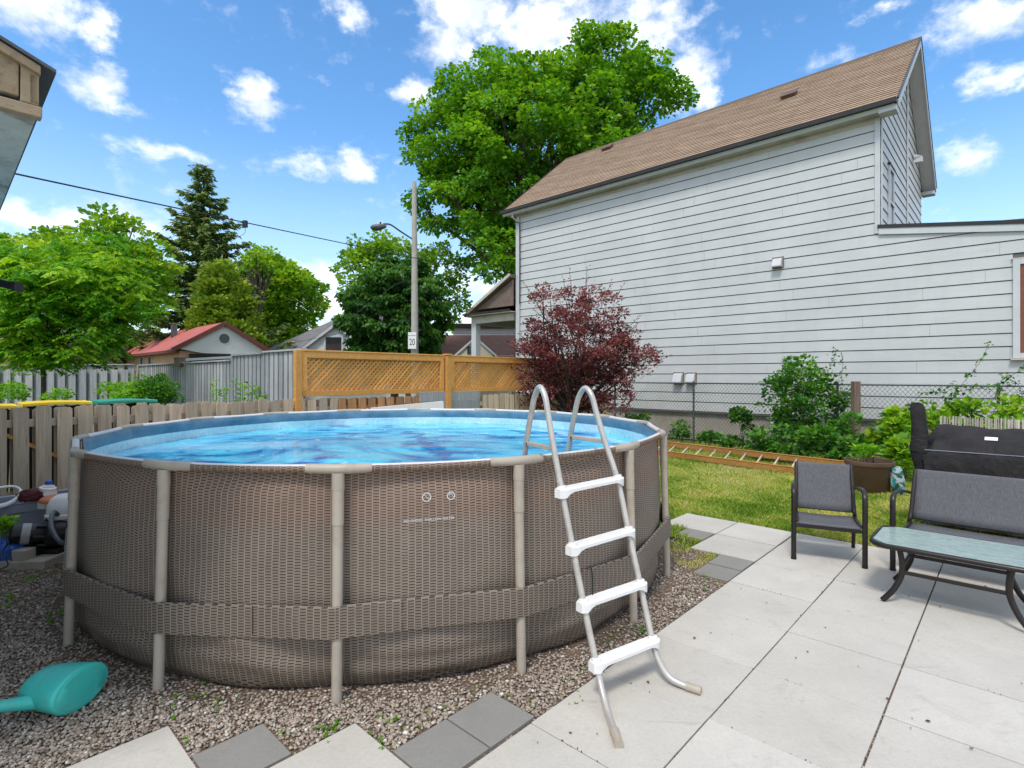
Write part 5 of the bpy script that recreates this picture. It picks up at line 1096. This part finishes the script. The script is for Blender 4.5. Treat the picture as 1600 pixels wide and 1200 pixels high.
for x, a_, b_ in pf:
    for k in range(16): an = 2*math.pi*k/16; vs.append(c+d*x+s_*math.cos(an)*a_+Vector((0, 0, 1))*math.sin(an)*b_*(1 if math.sin(an) > 0 else 1.5))
mb.add(vs, [(i*16+k, i*16+(k+1) % 16, (i+1)*16+(k+1) % 16, (i+1)*16+k) for i in range(5) for k in range(16)]+[tuple(range(16)), tuple(80+k for k in range(16))]); mb.build('lamp_head', M['galv'], pole, smooth=180)
mb = MB(); mb.lathe([(0, .08), (.03, .08), (.035, 0)], tuple(c+Vector((.08, 0, .09))), 10); mb.build('photocell', M['bronze'], pole)
a, b_ = P(638, 545, 20.75), P(650, 519, 20.75); mb = MB(); mb.box(((a.x+b_.x)/2, 20.75, (a.z+b_.z)/2), (abs(b_.x-a.x)+.02, .012, b_.z-a.z)); sg = mb.build('speed_sign', M['white_pl'], pole)
M['ink'] = paint('black_ink', (.03, .03, .035), .6, .1, 5, 0); rt0 = Euler((R(90), 0, 0)); cx_ = (a.x+b_.x)/2
text('sign_text', 'MAXIMUM', .062, Vector((cx_, 20.742, b_.z-.13)), rt0, M['ink'], sg); text('sign_number', '20', .36, Vector((cx_, 20.742, a.z+.25)), rt0, M['ink'], sg, narrow=.62)
def cable(name, label, pts, r, n=8):
    mb = MB(); mb.tube(spl(pts, n), r, 6); o = mb.build(name, M['cable'], loc=pts[0], smooth=180); return tag(o, label, 'cable')
main = [P(-60, 252, 6.0), P(22, 271, 6.9), P(200, 309, 8.8), P(380, 347, 11.6), P(560, 385, 15.6), P(690, 412, 20), P(752, 428, 24), P(800, 441, 29)]
mc = cable('overhead_cable', 'thick dark overhead cable crossing the sky from the left to the white house', main, .0125)
mb = MB(); c = P(383, 350, 11.5); mb.box(c, (.085, .07, .14)); mb.tube(spl([c, P(383, 362, 11.5), P(379, 367, 11.5), P(366, 373, 11.5)], 4), .005, 6); mb.build('splice_box', M['black'], mc)
mb = MB(); mb.tube(spl([P(330, 336, 10.6), P(350, 341, 11), P(376, 346, 11.4)], 4), .005, 6); mb.tube(spl([P(338, 340, 10.6), P(355, 348, 11), P(378, 351, 11.4)], 4), .006, 6); mb.box(P(355, 340, 11), (.025, .025, .035)); mb.build('tail_wires', M['black'], mc)
cable('drop_cable', 'thin dark wire sagging from the round tree to the street pole', [P(545, 500, 20), P(590, 465, 20.4), P(640, 440, 21), P(700, 475, 24), P(735, 450, 28)], .009)
cable('service_wire', 'thin dark wire running from the far left chimney wire to the pole top', [P(420, 540, 26), P(470, 533, 25), P(560, 515, 23), P(645, 497, 21.2)], .009)
# ================================================================== SHED at the left edge
sh = thing('shed', 'corner of a weathered shed with flaking eave boards at the upper left', 'shed', g(4.3, -1.7), TH)
SZ = 2.60; uS, vS = 2.60, .26
def lg(u, v, z): return g(u, v, z)
M['osb'] = wood('raw_plywood', (.33, .24, .15), (.52, .41, .27), axis='X', grain=14)
M['flake'] = paint('flaking_grey_green_paint', (.56, .61, .56), .85, .12, 7, .4, dirt=((.12, .09, .06), .7), dscale=6)
mb = MB(); mb.extr([lg(uS, vS, SZ), lg(uS+5.5, vS, SZ), lg(uS+5.5, vS-3.4, SZ), lg(uS, vS-3.4, SZ)], (0, 0, .03)); mb.build('soffit', M['flake'], sh)
mb = MB(); f0, f1_, f2_, f3_ = lg(uS, vS+.004, SZ+.034), lg(uS, vS-.046, SZ+.034), lg(uS, vS-.046, SZ+.185), lg(uS, vS+.004, SZ+.16); mb.extr([f0, f1_, f2_, f3_], g(.03, 0)); mb.build('corner_block', M['osb'], sh, bevel=.003)
mb = MB(); mb.extr([lg(uS+.006, vS-.050, SZ+.052), lg(uS+.006, vS-2.2, SZ+.052), lg(uS+.006, vS-2.2, SZ+1.02), lg(uS+.006, vS-.050, SZ+.185)], g(.03, 0)); mb.build('gable_board', M['osb'], sh, bevel=.003)
mb = MB(); mb.extr([lg(uS-.012, vS+.012, SZ-.012), lg(uS-.012, vS-2.2, SZ-.012), lg(uS-.012, vS-2.2, SZ+.028), lg(uS-.012, vS+.012, SZ+.028)], g(.045, 0)); mb.build('lower_trim', M['osb'], sh, bevel=.004)
mb = MB(); mb.extr([lg(uS-.014, vS+.008, SZ+.142), lg(uS-.014, vS-2.2, SZ+1.02), lg(uS-.014, vS-2.2, SZ+1.055), lg(uS-.014, vS+.008, SZ+.176)], g(.05, 0)); mb.build('rake_trim', M['osb'], sh, bevel=.004)
M['tin'] = paint('dark_roof_metal', (.075, .08, .09), .5, .2, 6, .2)
mb = MB(); mb.extr([lg(uS-.022, vS+.05, SZ+.163), lg(uS-.022, vS-2.2, SZ+1.058), lg(uS-.022, vS-2.2, SZ+1.07), lg(uS-.022, vS+.05, SZ+.175)], g(5.6, 0)); mb.build('roof', M['tin'], sh)
mb = MB(); mb.extr([lg(uS, vS+.0, SZ+.035), lg(uS, vS-.0, SZ+.14), lg(uS, vS-.02, SZ+.14), lg(uS, vS-.02, SZ+.035)], g(5.5, 0)); mb.build('eave_fascia', M['osb'], sh)
mb = MB(); mb.extr([lg(3.0, -.45, 0), lg(8.0, -.45, 0), lg(8.0, -.45, SZ), lg(3.0, -.45, SZ)], g(0, -2.6)); mb.build('wall', M['flake'], sh)
mb = MB(); a = P(-30, 436, 3.2); b_ = P(27, 448, 3.2); mb.beam(a, b_, .05, .045); mb.box(b_+Vector((.0, 0, -.002)), (.02, .06, .055)); mb.build('hanging_bracket', M['black'], sh)
# ================================================================== PLANTS
def in_ell(n, els):
    """random points in a union of ellipsoids, biased to the outer shell; el = (cx, cy, cz, rx, ry, rz)"""
    els = np.array(els, float); w_ = els[:, 3]*els[:, 4]*els[:, 5]; idx = RNG.choice(len(els), n, p=w_/w_.sum())
    d = rdirs(n); r = RNG.uniform(.25, 1, n)**.45; e = els[idx]
    return e[:, :3]+d*r[:, None]*e[:, 3:], d, e
def crown(els, nclump, cr, nleaf, ls, wid=.4, flat=.6, droop=.15, up=.25, tonejit=.2, spread=1., keep=None):
    """clumps of leaves: every clump is a loose shell of leaves tilted outward; returns leaves, clump centres"""
    Cc, D, e = in_ell(nclump, els)
    if keep is not None: k = keep(Cc); Cc, D = Cc[k], D[k]
    n = len(Cc); R_ = cr*RNG.uniform(.6, 1.35, n); m_ = np.maximum(3, (nleaf*(R_/cr)**2)).astype(int); ci = np.repeat(np.arange(n), m_); N = len(ci)
    d = rdirs(N); d[:, 2] = np.abs(d[:, 2])*np.where(RNG.random(N) < .72, 1, -1); rr = RNG.uniform(.45, 1.05, N)
    off = d*rr[:, None]*R_[ci, None]; off[:, 2] *= flat
    Pn = Cc[ci]+off*spread
    A = unit(d*[1, 1, .45]+D[ci]*.35+rdirs(N)*.55+np.array([0, 0, up-.5*droop])); S = ls*RNG.uniform(.55, 1.25, N)
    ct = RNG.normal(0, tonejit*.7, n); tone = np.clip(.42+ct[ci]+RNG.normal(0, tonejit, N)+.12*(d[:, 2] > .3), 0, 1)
    q, fc = leaf_arrays(Pn, A, S, wid, .3, droop); return q, fc, np.repeat(tone, 4), Cc
def limbs(mb, base, fork, Cc, k, r0, r1, seed=1):
    r = random.Random(seed); base, fork = Vector(base), Vector(fork)
    mid = base.lerp(fork, .5)+Vector((r.uniform(-.03, .03), 0, 0))*(fork-base).length; mb.tube(spl([base, mid, fork], 4), [r0*(1.25 if i == 0 else 1-.35*i/8) for i in range(9)], 10)
    sel = r.sample(range(len(Cc)), min(k, len(Cc)))
    for i in sel:
        c = Vector(Cc[i]); s_ = fork.lerp(base, r.uniform(0, .25)); md = s_.lerp(c, .45)+Vector((r.uniform(-1, 1), r.uniform(-1, 1), r.uniform(.0, 1)))*.10*(c-s_).length
        pts = spl([s_, md, c], 5); rs = [r0*.42*(1-i_/(len(pts)-1))+r1 for i_ in range(len(pts))]; mb.tube(pts, rs, 6, caps=False)
        for _ in range(2):
            p = pts[r.randrange(4, len(pts)-1)]; q_ = p+(c-p)*.5+Vector((r.gauss(0, 1), r.gauss(0, 1), r.gauss(.1, .5)))*.05*(c-s_).length; mb.tube([p, p.lerp(q_, .5), q_], [r1*2, r1*1.4, r1*.6], 5, caps=False)
def tree(name, label, cat, loc, fork, els, nclump, cr, nleaf, ls, mat, bark='bark', r0=.2, r1=.015, nl=40, seed=1, group=None, **k):
    t = thing(name, label, cat, loc, 0, group); q, fc, tone, Cc = crown(els, nclump, cr, nleaf, ls, **k)
    np_mesh('crown', q, fc, mat, t, tone=tone); mb = MB(); limbs(mb, loc, fork, [tuple(c) for c in Cc], nl, r0, r1, seed); mb.build('trunk', M[bark], t, smooth=180); return t
def E3(px, py, Y, rx, ry, dep=None): c = P(px, py, Y); s = Y/F; return (c.x, c.y, c.z, rx*s, (dep or (rx+ry)/2)*s, ry*s)
# big maple behind the white house
Y = 32.
tree('maple_tree', 'huge bright green maple rising behind the white house roof', 'tree', (P(825, 0, Y).x, Y, 0), tuple(P(815, 400, Y)),
     [E3(850, 250, Y, 165, 140), E3(945, 125, Y, 92, 72), E3(748, 150, Y, 78, 62), E3(700, 225, Y, 66, 58), E3(1008, 170, Y, 68, 50), E3(700, 320, Y, 62, 42), E3(772, 375, Y, 66, 62), E3(895, 98, Y-1, 54, 34), E3(730, 260, Y-3, 70, 60), E3(955, 95, Y, 46, 38), E3(660, 290, Y, 36, 24), E3(800, 395, Y-3, 60, 46), E3(765, 345, Y-3, 50, 40)],
     760, .74, 110, .25, M['l_maple'], r0=.42, r1=.022, nl=90, tonejit=.17, droop=.25, flat=.62, wid=.46)
# round dense evergreen-looking tree and the loose one behind it
Y = 25.
tree('round_tree', 'dense dark green dome shaped tree behind the street pole', 'tree', (P(618, 0, Y).x, Y, 0), tuple(P(618, 520, Y)), [E3(615, 492, Y, 82, 88), E3(655, 480, Y, 52, 78), E3(586, 515, Y, 46, 58), E3(630, 440, Y, 50, 34), E3(620, 555, Y, 76, 50)], 460, .34, 95, .17, M['l_dark'], r0=.2, nl=20, flat=.45, droop=.45, up=-.1, tonejit=.2)
Y = 33.
tree('loose_tree', 'open airy green tree spreading behind the dark round tree', 'tree', (P(640, 0, Y).x, Y, 0), tuple(P(635, 500, Y)), [E3(615, 420, Y, 66, 46), E3(555, 432, Y, 34, 44), E3(690, 420, Y, 44, 34), E3(705, 465, Y, 26, 40), E3(585, 385, Y, 36, 22), E3(530, 410, Y, 18, 16), E3(660, 395, Y, 28, 16)], 150, .55, 46, .26, M['l_mid'], r0=.22, nl=70, tonejit=.16)
Y = 41.
tree('bright_tree', 'broad bright green tree behind the grey roofed house', 'tree', (P(430, 0, Y).x, Y, 0), tuple(P(430, 545, Y)), [E3(432, 460, Y, 62, 62), E3(415, 430, Y, 42, 34), E3(462, 480, Y, 36, 40), E3(400, 490, Y, 50, 50), E3(430, 520, Y, 66, 34)], 330, .72, 70, .33, M['l_mid'], r0=.25, nl=30, tonejit=.2)
Y = 33.
tree('tall_twiggy_tree', 'upright twiggy shoots sticking up behind the bright tree', 'tree', (P(405, 0, Y+3).x, Y+3, 0), tuple(P(405, 470, Y+3)), [E3(398, 405, Y+3, 20, 20), E3(415, 412, Y+3, 16, 22), E3(385, 410, Y+3, 12, 14)], 34, .35, 26, .25, M['l_mid'], r0=.12, nl=30)
# conifer-like golden cedar
Y = 27.
def cone(px, top, bot, hw, Y, n, ls, mat, name, label, r_tr=.12, **k):
    els = []; steps = 7
    for i in range(steps): f = (i+.5)/steps; els.append(E3(px, top+(bot-top)*f, Y, hw*(.25+.75*f**.8), (bot-top)/steps*.9))
    return tree(name, label, 'tree', (P(px, 0, Y).x, Y, 0), tuple(P(px, bot-10, Y)), els, n, .34, 60, ls, mat, r0=r_tr, nl=10, **k)
cone(350, 410, 545, 62, Y, 300, .20, M['l_cedar'], 'cedar_tree', 'yellowish green cedar behind the red roofed building', up=.7, droop=.1, flat=.9)
# tall tree with reddish tips behind the lime tree
Y = 19.
tree('red_tipped_tree', 'bushy green tree with upright shoots behind the small lime green tree', 'tree', (P(170, 0, Y).x, Y, 0), tuple(P(160, 500, Y)), [E3(150, 405, Y, 75, 52), E3(185, 375, Y, 50, 38), E3(215, 430, Y, 42, 60), E3(80, 400, Y, 48, 38), E3(150, 450, Y, 110, 60)], 260, .42, 55, .19, M['l_mid'], r0=.16, nl=50, up=.5, tonejit=.2)
Y = 24.
tree('far_left_tree', 'green tree at the left picture edge behind the lime green tree', 'tree', (P(-20, 0, Y).x, Y, 0), tuple(P(-20, 500, Y)), [E3(-10, 430, Y, 55, 60), E3(15, 480, Y, 55, 60)], 120, .5, 55, .22, M['l_mid'], r0=.2, nl=20)
# spruce
Y = 30.; t = thing('spruce_tree', 'tall dark spruce with layered branches left of the overhead cable box', 'tree', (P(316, 0, Y).x, Y, 0))
bx = P(316, 0, Y).x; zt = P(0, 258, Y).z; mb = MB(); mb.tube([(bx, Y, 0), (bx, Y, zt*.6), (bx+.1, Y, zt-.1)], [.28, .16, .02], 8)
PP, AA, SS, TT = [], [], [], []; rs = random.Random(3); z = 2.2
while z < zt-.1:
    f = (zt-z)/(zt-2.2); nb = 7 if f > .15 else 4
    L0 = (.22+4.7*f**1.05)*(1+.16*math.sin(z*5.1)); az0 = rs.uniform(0, 6.28)
    for k in range(nb):
        a = az0+6.283*k/nb+rs.uniform(-.3, .3); L = L0*rs.uniform(.62, 1.12); rise = rs.uniform(-.18, .12) if f > .1 else .5; zz_ = z+rs.uniform(-.12, .12); pts = []
        for s in np.linspace(0, 1, 6): pts.append(Vector((bx+math.cos(a)*L*s, Y+math.sin(a)*L*s, zz_+L*(rise*s-.10*s*(1-s)*2+.16*s**3))))
        if L > .8: mb.tube(pts, [.04, .034, .028, .02, .014, .006], 4, caps=False)
        nt = int(26*L+8)
        for _ in range(nt):
            s = rs.random()**.7; i = min(4, int(s*5)); p = pts[i].lerp(pts[i+1], s*5-i); side = rs.choice((-1, 1)); an = a+side*rs.uniform(.3, 1.2)
            for _ in range(3):
                PP.append(tuple(p+Vector((rs.gauss(0, .07), rs.gauss(0, .07), rs.gauss(0, .045))))); dv = Vector((math.cos(an), math.sin(an), rs.uniform(-.55, .15))).normalized(); AA.append(tuple(dv)); SS.append(rs.uniform(.18, .42)*(.5+.5*min(1, L))); TT.append(min(1, max(0, rs.gauss(.35+.25*(s > .85), .18))))
    z += .36 if f > .15 else .22
q, fc = leaf_arrays(np.array(PP), np.array(AA), np.array(SS), .17, .3, .12); np_mesh('crown', q, fc, M['l_spruce'], t, tone=np.repeat(TT, 4)); mb.build('trunk', M['bark_dk'], t, smooth=180)
# small lime green locust in the neighbour's yard
Y = 11.5; t = thing('locust_tree', 'small lime green feathery tree with thin trunk in the yard at left', 'tree', (P(60, 0, Y).x, Y, 0))
els = [E3(112, 445, Y, 100, 66), E3(160, 385, Y, 62, 30), E3(60, 480, Y, 90, 62), E3(190, 465, Y, 46, 50), E3(125, 532, Y, 62, 38), E3(30, 400, Y, 50, 40), E3(-10, 450, Y, 50, 75), E3(70, 545, Y, 85, 28)]
Cc, D, e = in_ell(360, els); PP, AA, SS, TT = [], [], [], []; rs = random.Random(8)
for c, d in zip(Cc, D):
    tone = min(1, max(0, rs.gauss(.45, .22)+.15*d[2]))  # upper leaves toned lighter to paint in sunlit tops
    for _ in range(9):           # sprays of drooping compound leaves
        a = rs.uniform(0, 6.28); dv = Vector((math.cos(a)+d[0]*.6, math.sin(a)+d[1]*.6, rs.uniform(-.35, .25))).normalized(); L = rs.uniform(.20, .40); o0 = Vector(c)+Vector((rs.gauss(0, .10), rs.gauss(0, .10), rs.gauss(0, .06)))
        sd_ = dv.cross(Vector((0, 0, 1))).normalized()
        for s in range(7):
            f = (s+1)/7; p = o0+dv*L*f-Vector((0, 0, .35*L*f*f))
            for g_ in (-1, 1): PP.append(tuple(p)); AA.append(tuple((sd_*g_+dv*.5-Vector((0, 0, .45))).normalized())); SS.append(.09*rs.uniform(.7, 1.2)); TT.append(min(1, max(0, tone+rs.gauss(0, .10)+.1*f)))
q, fc = leaf_arrays(np.array(PP), np.array(AA), np.array(SS), .3, .2, .1); np_mesh('crown', q, fc, M['l_locust'], t, tone=np.repeat(TT, 4))
mb = MB(); limbs(mb, (P(60, 0, Y).x, Y, 0), tuple(P(66, 535, Y)), [tuple(c) for c in Cc], 34, .055, .006, 2); mb.build('trunk', M['bark'], t, smooth=180)
# purple plum
Y = 12.2; t = thing('plum_tree', 'purple leaved plum tree in front of the white house corner', 'tree', (P(893, 0, Y).x, Y, 0))
els = [E3(900, 540, Y, 92, 62), E3(868, 490, Y, 52, 42), E3(965, 555, Y, 62, 40), E3(835, 560, Y, 48, 42), E3(935, 495, Y, 48, 40), E3(905, 600, Y, 82, 32), E3(985, 580, Y, 40, 30), E3(925, 465, Y, 34, 20), E3(860, 618, Y, 50, 26), E3(945, 620, Y, 60, 26)]
q, fc, tone, Cc = crown(els, 450, .16, 66, .060, wid=.36, flat=.8, up=.4, tonejit=.22)
PP, AA, SS, TT = [], [], [], []; rs = random.Random(12); mb = MB()
fork = P(893, 640, Y)
for i in range(95):               # long thin shoots reaching beyond the crown
    c = Vector(Cc[rs.randrange(len(Cc))]); cen = P(905, 560, Y); d = (c-cen); d.z = abs(d.z)*.6+.35; d.normalize(); L = rs.uniform(.25, .55); e_ = c+d*L+Vector((0, 0, .08)); mb.tube([c, c.lerp(e_, .5), e_], [.006, .004, .002], 4, caps=False)
    for s in range(16): PP.append(tuple(c.lerp(e_, s/15)+Vector((rs.gauss(0, .02), rs.gauss(0, .02), 0)))); v_ = Vector((rs.gauss(0, 1), rs.gauss(0, 1), rs.gauss(.3, .5))).normalized(); AA.append(tuple(v_)); SS.append(rs.uniform(.035, .06)); TT.append(min(1, max(0, rs.gauss(.55, .2))))
q2, fc2 = leaf_arrays(np.array(PP), np.array(AA), np.array(SS), .36, .3, .1)
np_mesh('crown', np.concatenate([q, q2]), np.concatenate([fc, fc2+len(q)]), M['l_plum'], t, tone=np.concatenate([tone, np.repeat(TT, 4)])); limbs(mb, (P(893, 0, Y).x, Y, 0), tuple(fork), [tuple(c) for c in Cc], 60, .07, .006, 4); mb.build('trunk', M['bark_dk'], t, smooth=180)
# bushes
def bush(name, label, els, n, cr, nleaf, ls, mat, cat='bush', base=None, group=None, stems=10, **k):
    c = els[0]; b_ = base or (c[0], c[1], 0); t = thing(name, label, cat, b_, 0, group); q, fc, tone, Cc = crown(els, n, cr, nleaf, ls, **k)
    q = q.copy(); q[:, 2] = np.maximum(q[:, 2], .01+.02*RNG.random(len(q))); np_mesh('foliage', q, fc, mat, t, tone=tone); mb = MB(); r = random.Random(len(name)); 
    for i in r.sample(range(len(Cc)), min(stems, len(Cc))): e_ = Vector(Cc[i]); b0 = Vector(b_)+Vector((r.gauss(0, .05), r.gauss(0, .05), 0)); mb.tube(spl([b0, b0.lerp(e_, .5)+Vector((0, 0, .12)), e_], 4), [.35*ls*.14*(1-.08*j)+.001 for j in range(9)], 5, caps=False)
    mb.build('stems', M['bark'], t, smooth=180); return t
bush('tall_bush', 'tall leafy green bush growing through the chain link fence', [E3(1250, 590, 11.4, 44, 32), E3(1225, 625, 11.2, 34, 30), E3(1270, 625, 11.2, 34, 30), E3(1245, 660, 11.1, 30, 30)], 95, .17, 40, .085, M['l_bush'], up=.3, stems=20)
bush('low_shrub', 'mass of broad green leaves at the foot of the tall bush', [E3(1230, 685, 10.3, 46, 26), E3(1290, 695, 10.0, 42, 26), E3(1190, 690, 10.6, 26, 18), E3(1320, 680, 10.3, 22, 30)], 75, .15, 34, .10, M['l_bush'], stems=14)
bush('vine_shrub', 'vine covered stems beside the old wooden post', [E3(1318, 650, 11.3, 16, 45), E3(1345, 700, 10.2, 22, 22)], 50, .13, 26, .075, M['l_bush'])
bush('sapling', 'small round headed sapling between the fence post and the tall bush', [E3(1158, 650, 11.6, 15, 12), E3(1160, 665, 11.6, 11, 8)], 24, .10, 26, .085, M['l_dark'], 'sapling', base=(P(1160, 0, 11.6).x, 11.6, 0), stems=8)
for px, py, hw, hh, Yb, lb_ in ((1062, 672, 14, 14, 12.2, 'small leafy weed clump left of the steel fence post'), (1108, 684, 16, 8, 12.0, 'low weed clump at the fence right of the steel post'), (1140, 690, 18, 8, 11.8, 'low weeds under the round headed sapling'), (995, 655, 18, 8, 13, 'weed clump at the foundation under the purple tree')):
    bush('weed_clump', lb_, [E3(px, py, Yb, hw, hh)], 22, .09, 24, .07, M['l_bush'], 'weeds', base=(P(px, 0, Yb).x, Yb, 0), stems=5, group='weed clumps along the chain link fence')
bush('broadleaf_shrub', 'broad leaved shrub between the brown planter and the covered grill', [E3(1405, 680, 9.0, 32, 34), E3(1412, 662, 9.0, 22, 12), E3(1425, 715, 8.4, 24, 26), E3(1385, 700, 9.2, 18, 16)], 62, .14, 24, .12, M['l_mid'], wid=.5, flat=.7)
bush('fence_vine', 'leafy vine spreading over the chain link fence behind the reed screen', [E3(1470, 640, 9.4, 42, 15), E3(1530, 645, 9.1, 50, 16), E3(1590, 640, 8.9, 40, 20), E3(1440, 650, 9.4, 26, 20), E3(1500, 665, 9.2, 60, 20), E3(1640, 650, 8.8, 40, 20)], 62, .13, 20, .12, M['l_mid'], cat='vine', wid=.5, flat=.7, stems=16)
t = thing('climbing_shoots', 'thin wiry vine shoots reaching up against the white wall above the fence', 'vine', (P(1500, 0, 9.4).x, 9.4, 0)); PP, AA, SS, TT = [], [], [], []; mb = MB(); rs = random.Random(2)
for pts in (((1490, 615), (1512, 590), (1535, 560), (1545, 535)), ((1555, 620), (1570, 598), (1588, 582), (1612, 572)), ((1480, 625), (1500, 612), (1530, 606), (1560, 604)), ((1313, 620), (1315, 590), (1317, 568), (1314, 550)), ((1290, 590), (1298, 570), (1303, 558), (1306, 545)), ((1600, 625), (1590, 600), (1575, 592), (1562, 585)), ((1420, 640), (1440, 615), (1470, 612), (1490, 600))):
    Ys = 9.3 if pts[0][0] > 1400 else 11.0; w_ = spl([P(a, b_, Ys) for a, b_ in pts], 6); mb.tube(w_, .004, 4)
    for i in range(55): p = w_[min(len(w_)-1, int(rs.random()**1.4*len(w_)))]; PP.append(tuple(p+Vector((rs.gauss(0, .035), rs.gauss(0, .02), rs.gauss(0, .03))))); AA.append(tuple(Vector((rs.gauss(0, 1), rs.gauss(0, 1), rs.gauss(0, .6))).normalized())); SS.append(rs.uniform(.03, .085)); TT.append(rs.random()*.8)
q, fc = leaf_arrays(np.array(PP), np.array(AA), np.array(SS), .4, .3, .1); np_mesh('foliage', q, fc, M['l_bush'], t, tone=np.repeat(TT, 4)); mb.build('stems', M['bark'], t)
bush('potted_plant', 'feathery light green plant growing in the brown planter', [E3(1352, 704, 7.75, 15, 6), E3(1345, 710, 7.7, 12, 4), E3(1366, 708, 7.7, 9, 4)], 24, .06, 22, .06, M['l_lime'], 'plant', base=tuple(pc+Vector((0, 0, .40))), wid=.22, up=.6, stems=8)
bush('leafy_bush', 'round dense green bush in the neighbour yard against the tall grey fence', [E3(248, 605, 11.2, 26, 18), E3(240, 620, 11, 30, 18), E3(262, 618, 11, 18, 20)], 90, .14, 46, .055, M['l_bush'], stems=6)
bush('light_bush', 'loose light green bush left of the dense round bush', [E3(195, 612, 11.0, 32, 14), E3(205, 622, 10.8, 36, 16), E3(225, 600, 11, 12, 12)], 80, .13, 36, .05, M['l_lime'], stems=6)
bush('edge_bush', 'light green bush behind the yellow lids at the left picture edge', [E3(15, 615, 10.5, 22, 14), E3(90, 618, 10.5, 14, 10)], 40, .12, 34, .055, M['l_lime'], stems=6)
for i, px in enumerate((338, 352, 368, 378, 392, 405, 417, 446)):
    Yb = 9.6+.1*(i % 3); top = (594, 606, 592, 600, 598, 604, 612, 606)[i]; b0 = Vector(((px-800)/F*Yb, Yb, 0)); t_ = P(px+random.uniform(-3, 3), top, Yb)
    t = thing('tall_weed', ('leftmost', 'second from left', 'third from left', 'fourth from left', 'fourth from right', 'third from right', 'second from right', 'lone rightmost')[i]+' of the upright lime green weeds by the tall grey fence', 'weeds', b0, 0, 'tall weeds in front of the grey fence'); mb = MB(); mb.tube([b0, b0.lerp(t_, .5), t_], [.012, .008, .004], 5); mb.build('stem', M['l_lime'], t)
    PP, AA = [], []
    for k in range(150): f = random.random()**.7; p = b0.lerp(t_, f); a = random.uniform(0, 6.28); PP.append(tuple(p+Vector((math.cos(a), math.sin(a), 0))*random.uniform(.0, .06))); AA.append((math.cos(a), math.sin(a), .5))
    q, fc = leaf_arrays(np.array(PP), unit(np.array(AA)), RNG.uniform(.04, .09, len(PP)), .25, .3, .1); np_mesh('leaves', q, fc, M['l_lime'], t, tone=np.repeat(RNG.random(len(PP)), 4))
bush('tub_weed', 'small green weed growing in front of the grey tub by the pump', [E3(6, 822, 4.75, 10, 10)], 14, .045, 16, .05, M['l_lime'], 'weeds', base=(P(8, 0, 4.6).x, 4.6, 0), stems=4)
# far row of trees closing the gaps between houses
tl_ = thing('distant_trees', 'row of far green trees beyond the houses', 'trees', (0, 70, 0)); tl_['kind'] = 'stuff'
q, fc, tone, Cc = crown([(x, 75+6*math.sin(x), 3.2, 7, 4, 4.2+1.5*math.sin(x*.7)) for x in range(-90, 40, 9)], 700, 1.3, 40, .75, tonejit=.2); np_mesh('crown', q, fc, M['l_mid'], tl_, tone=tone)
for o in bpy.data.objects:
    if o.type == 'EMPTY' and 'label' not in o: print('unlabelled', o.name)
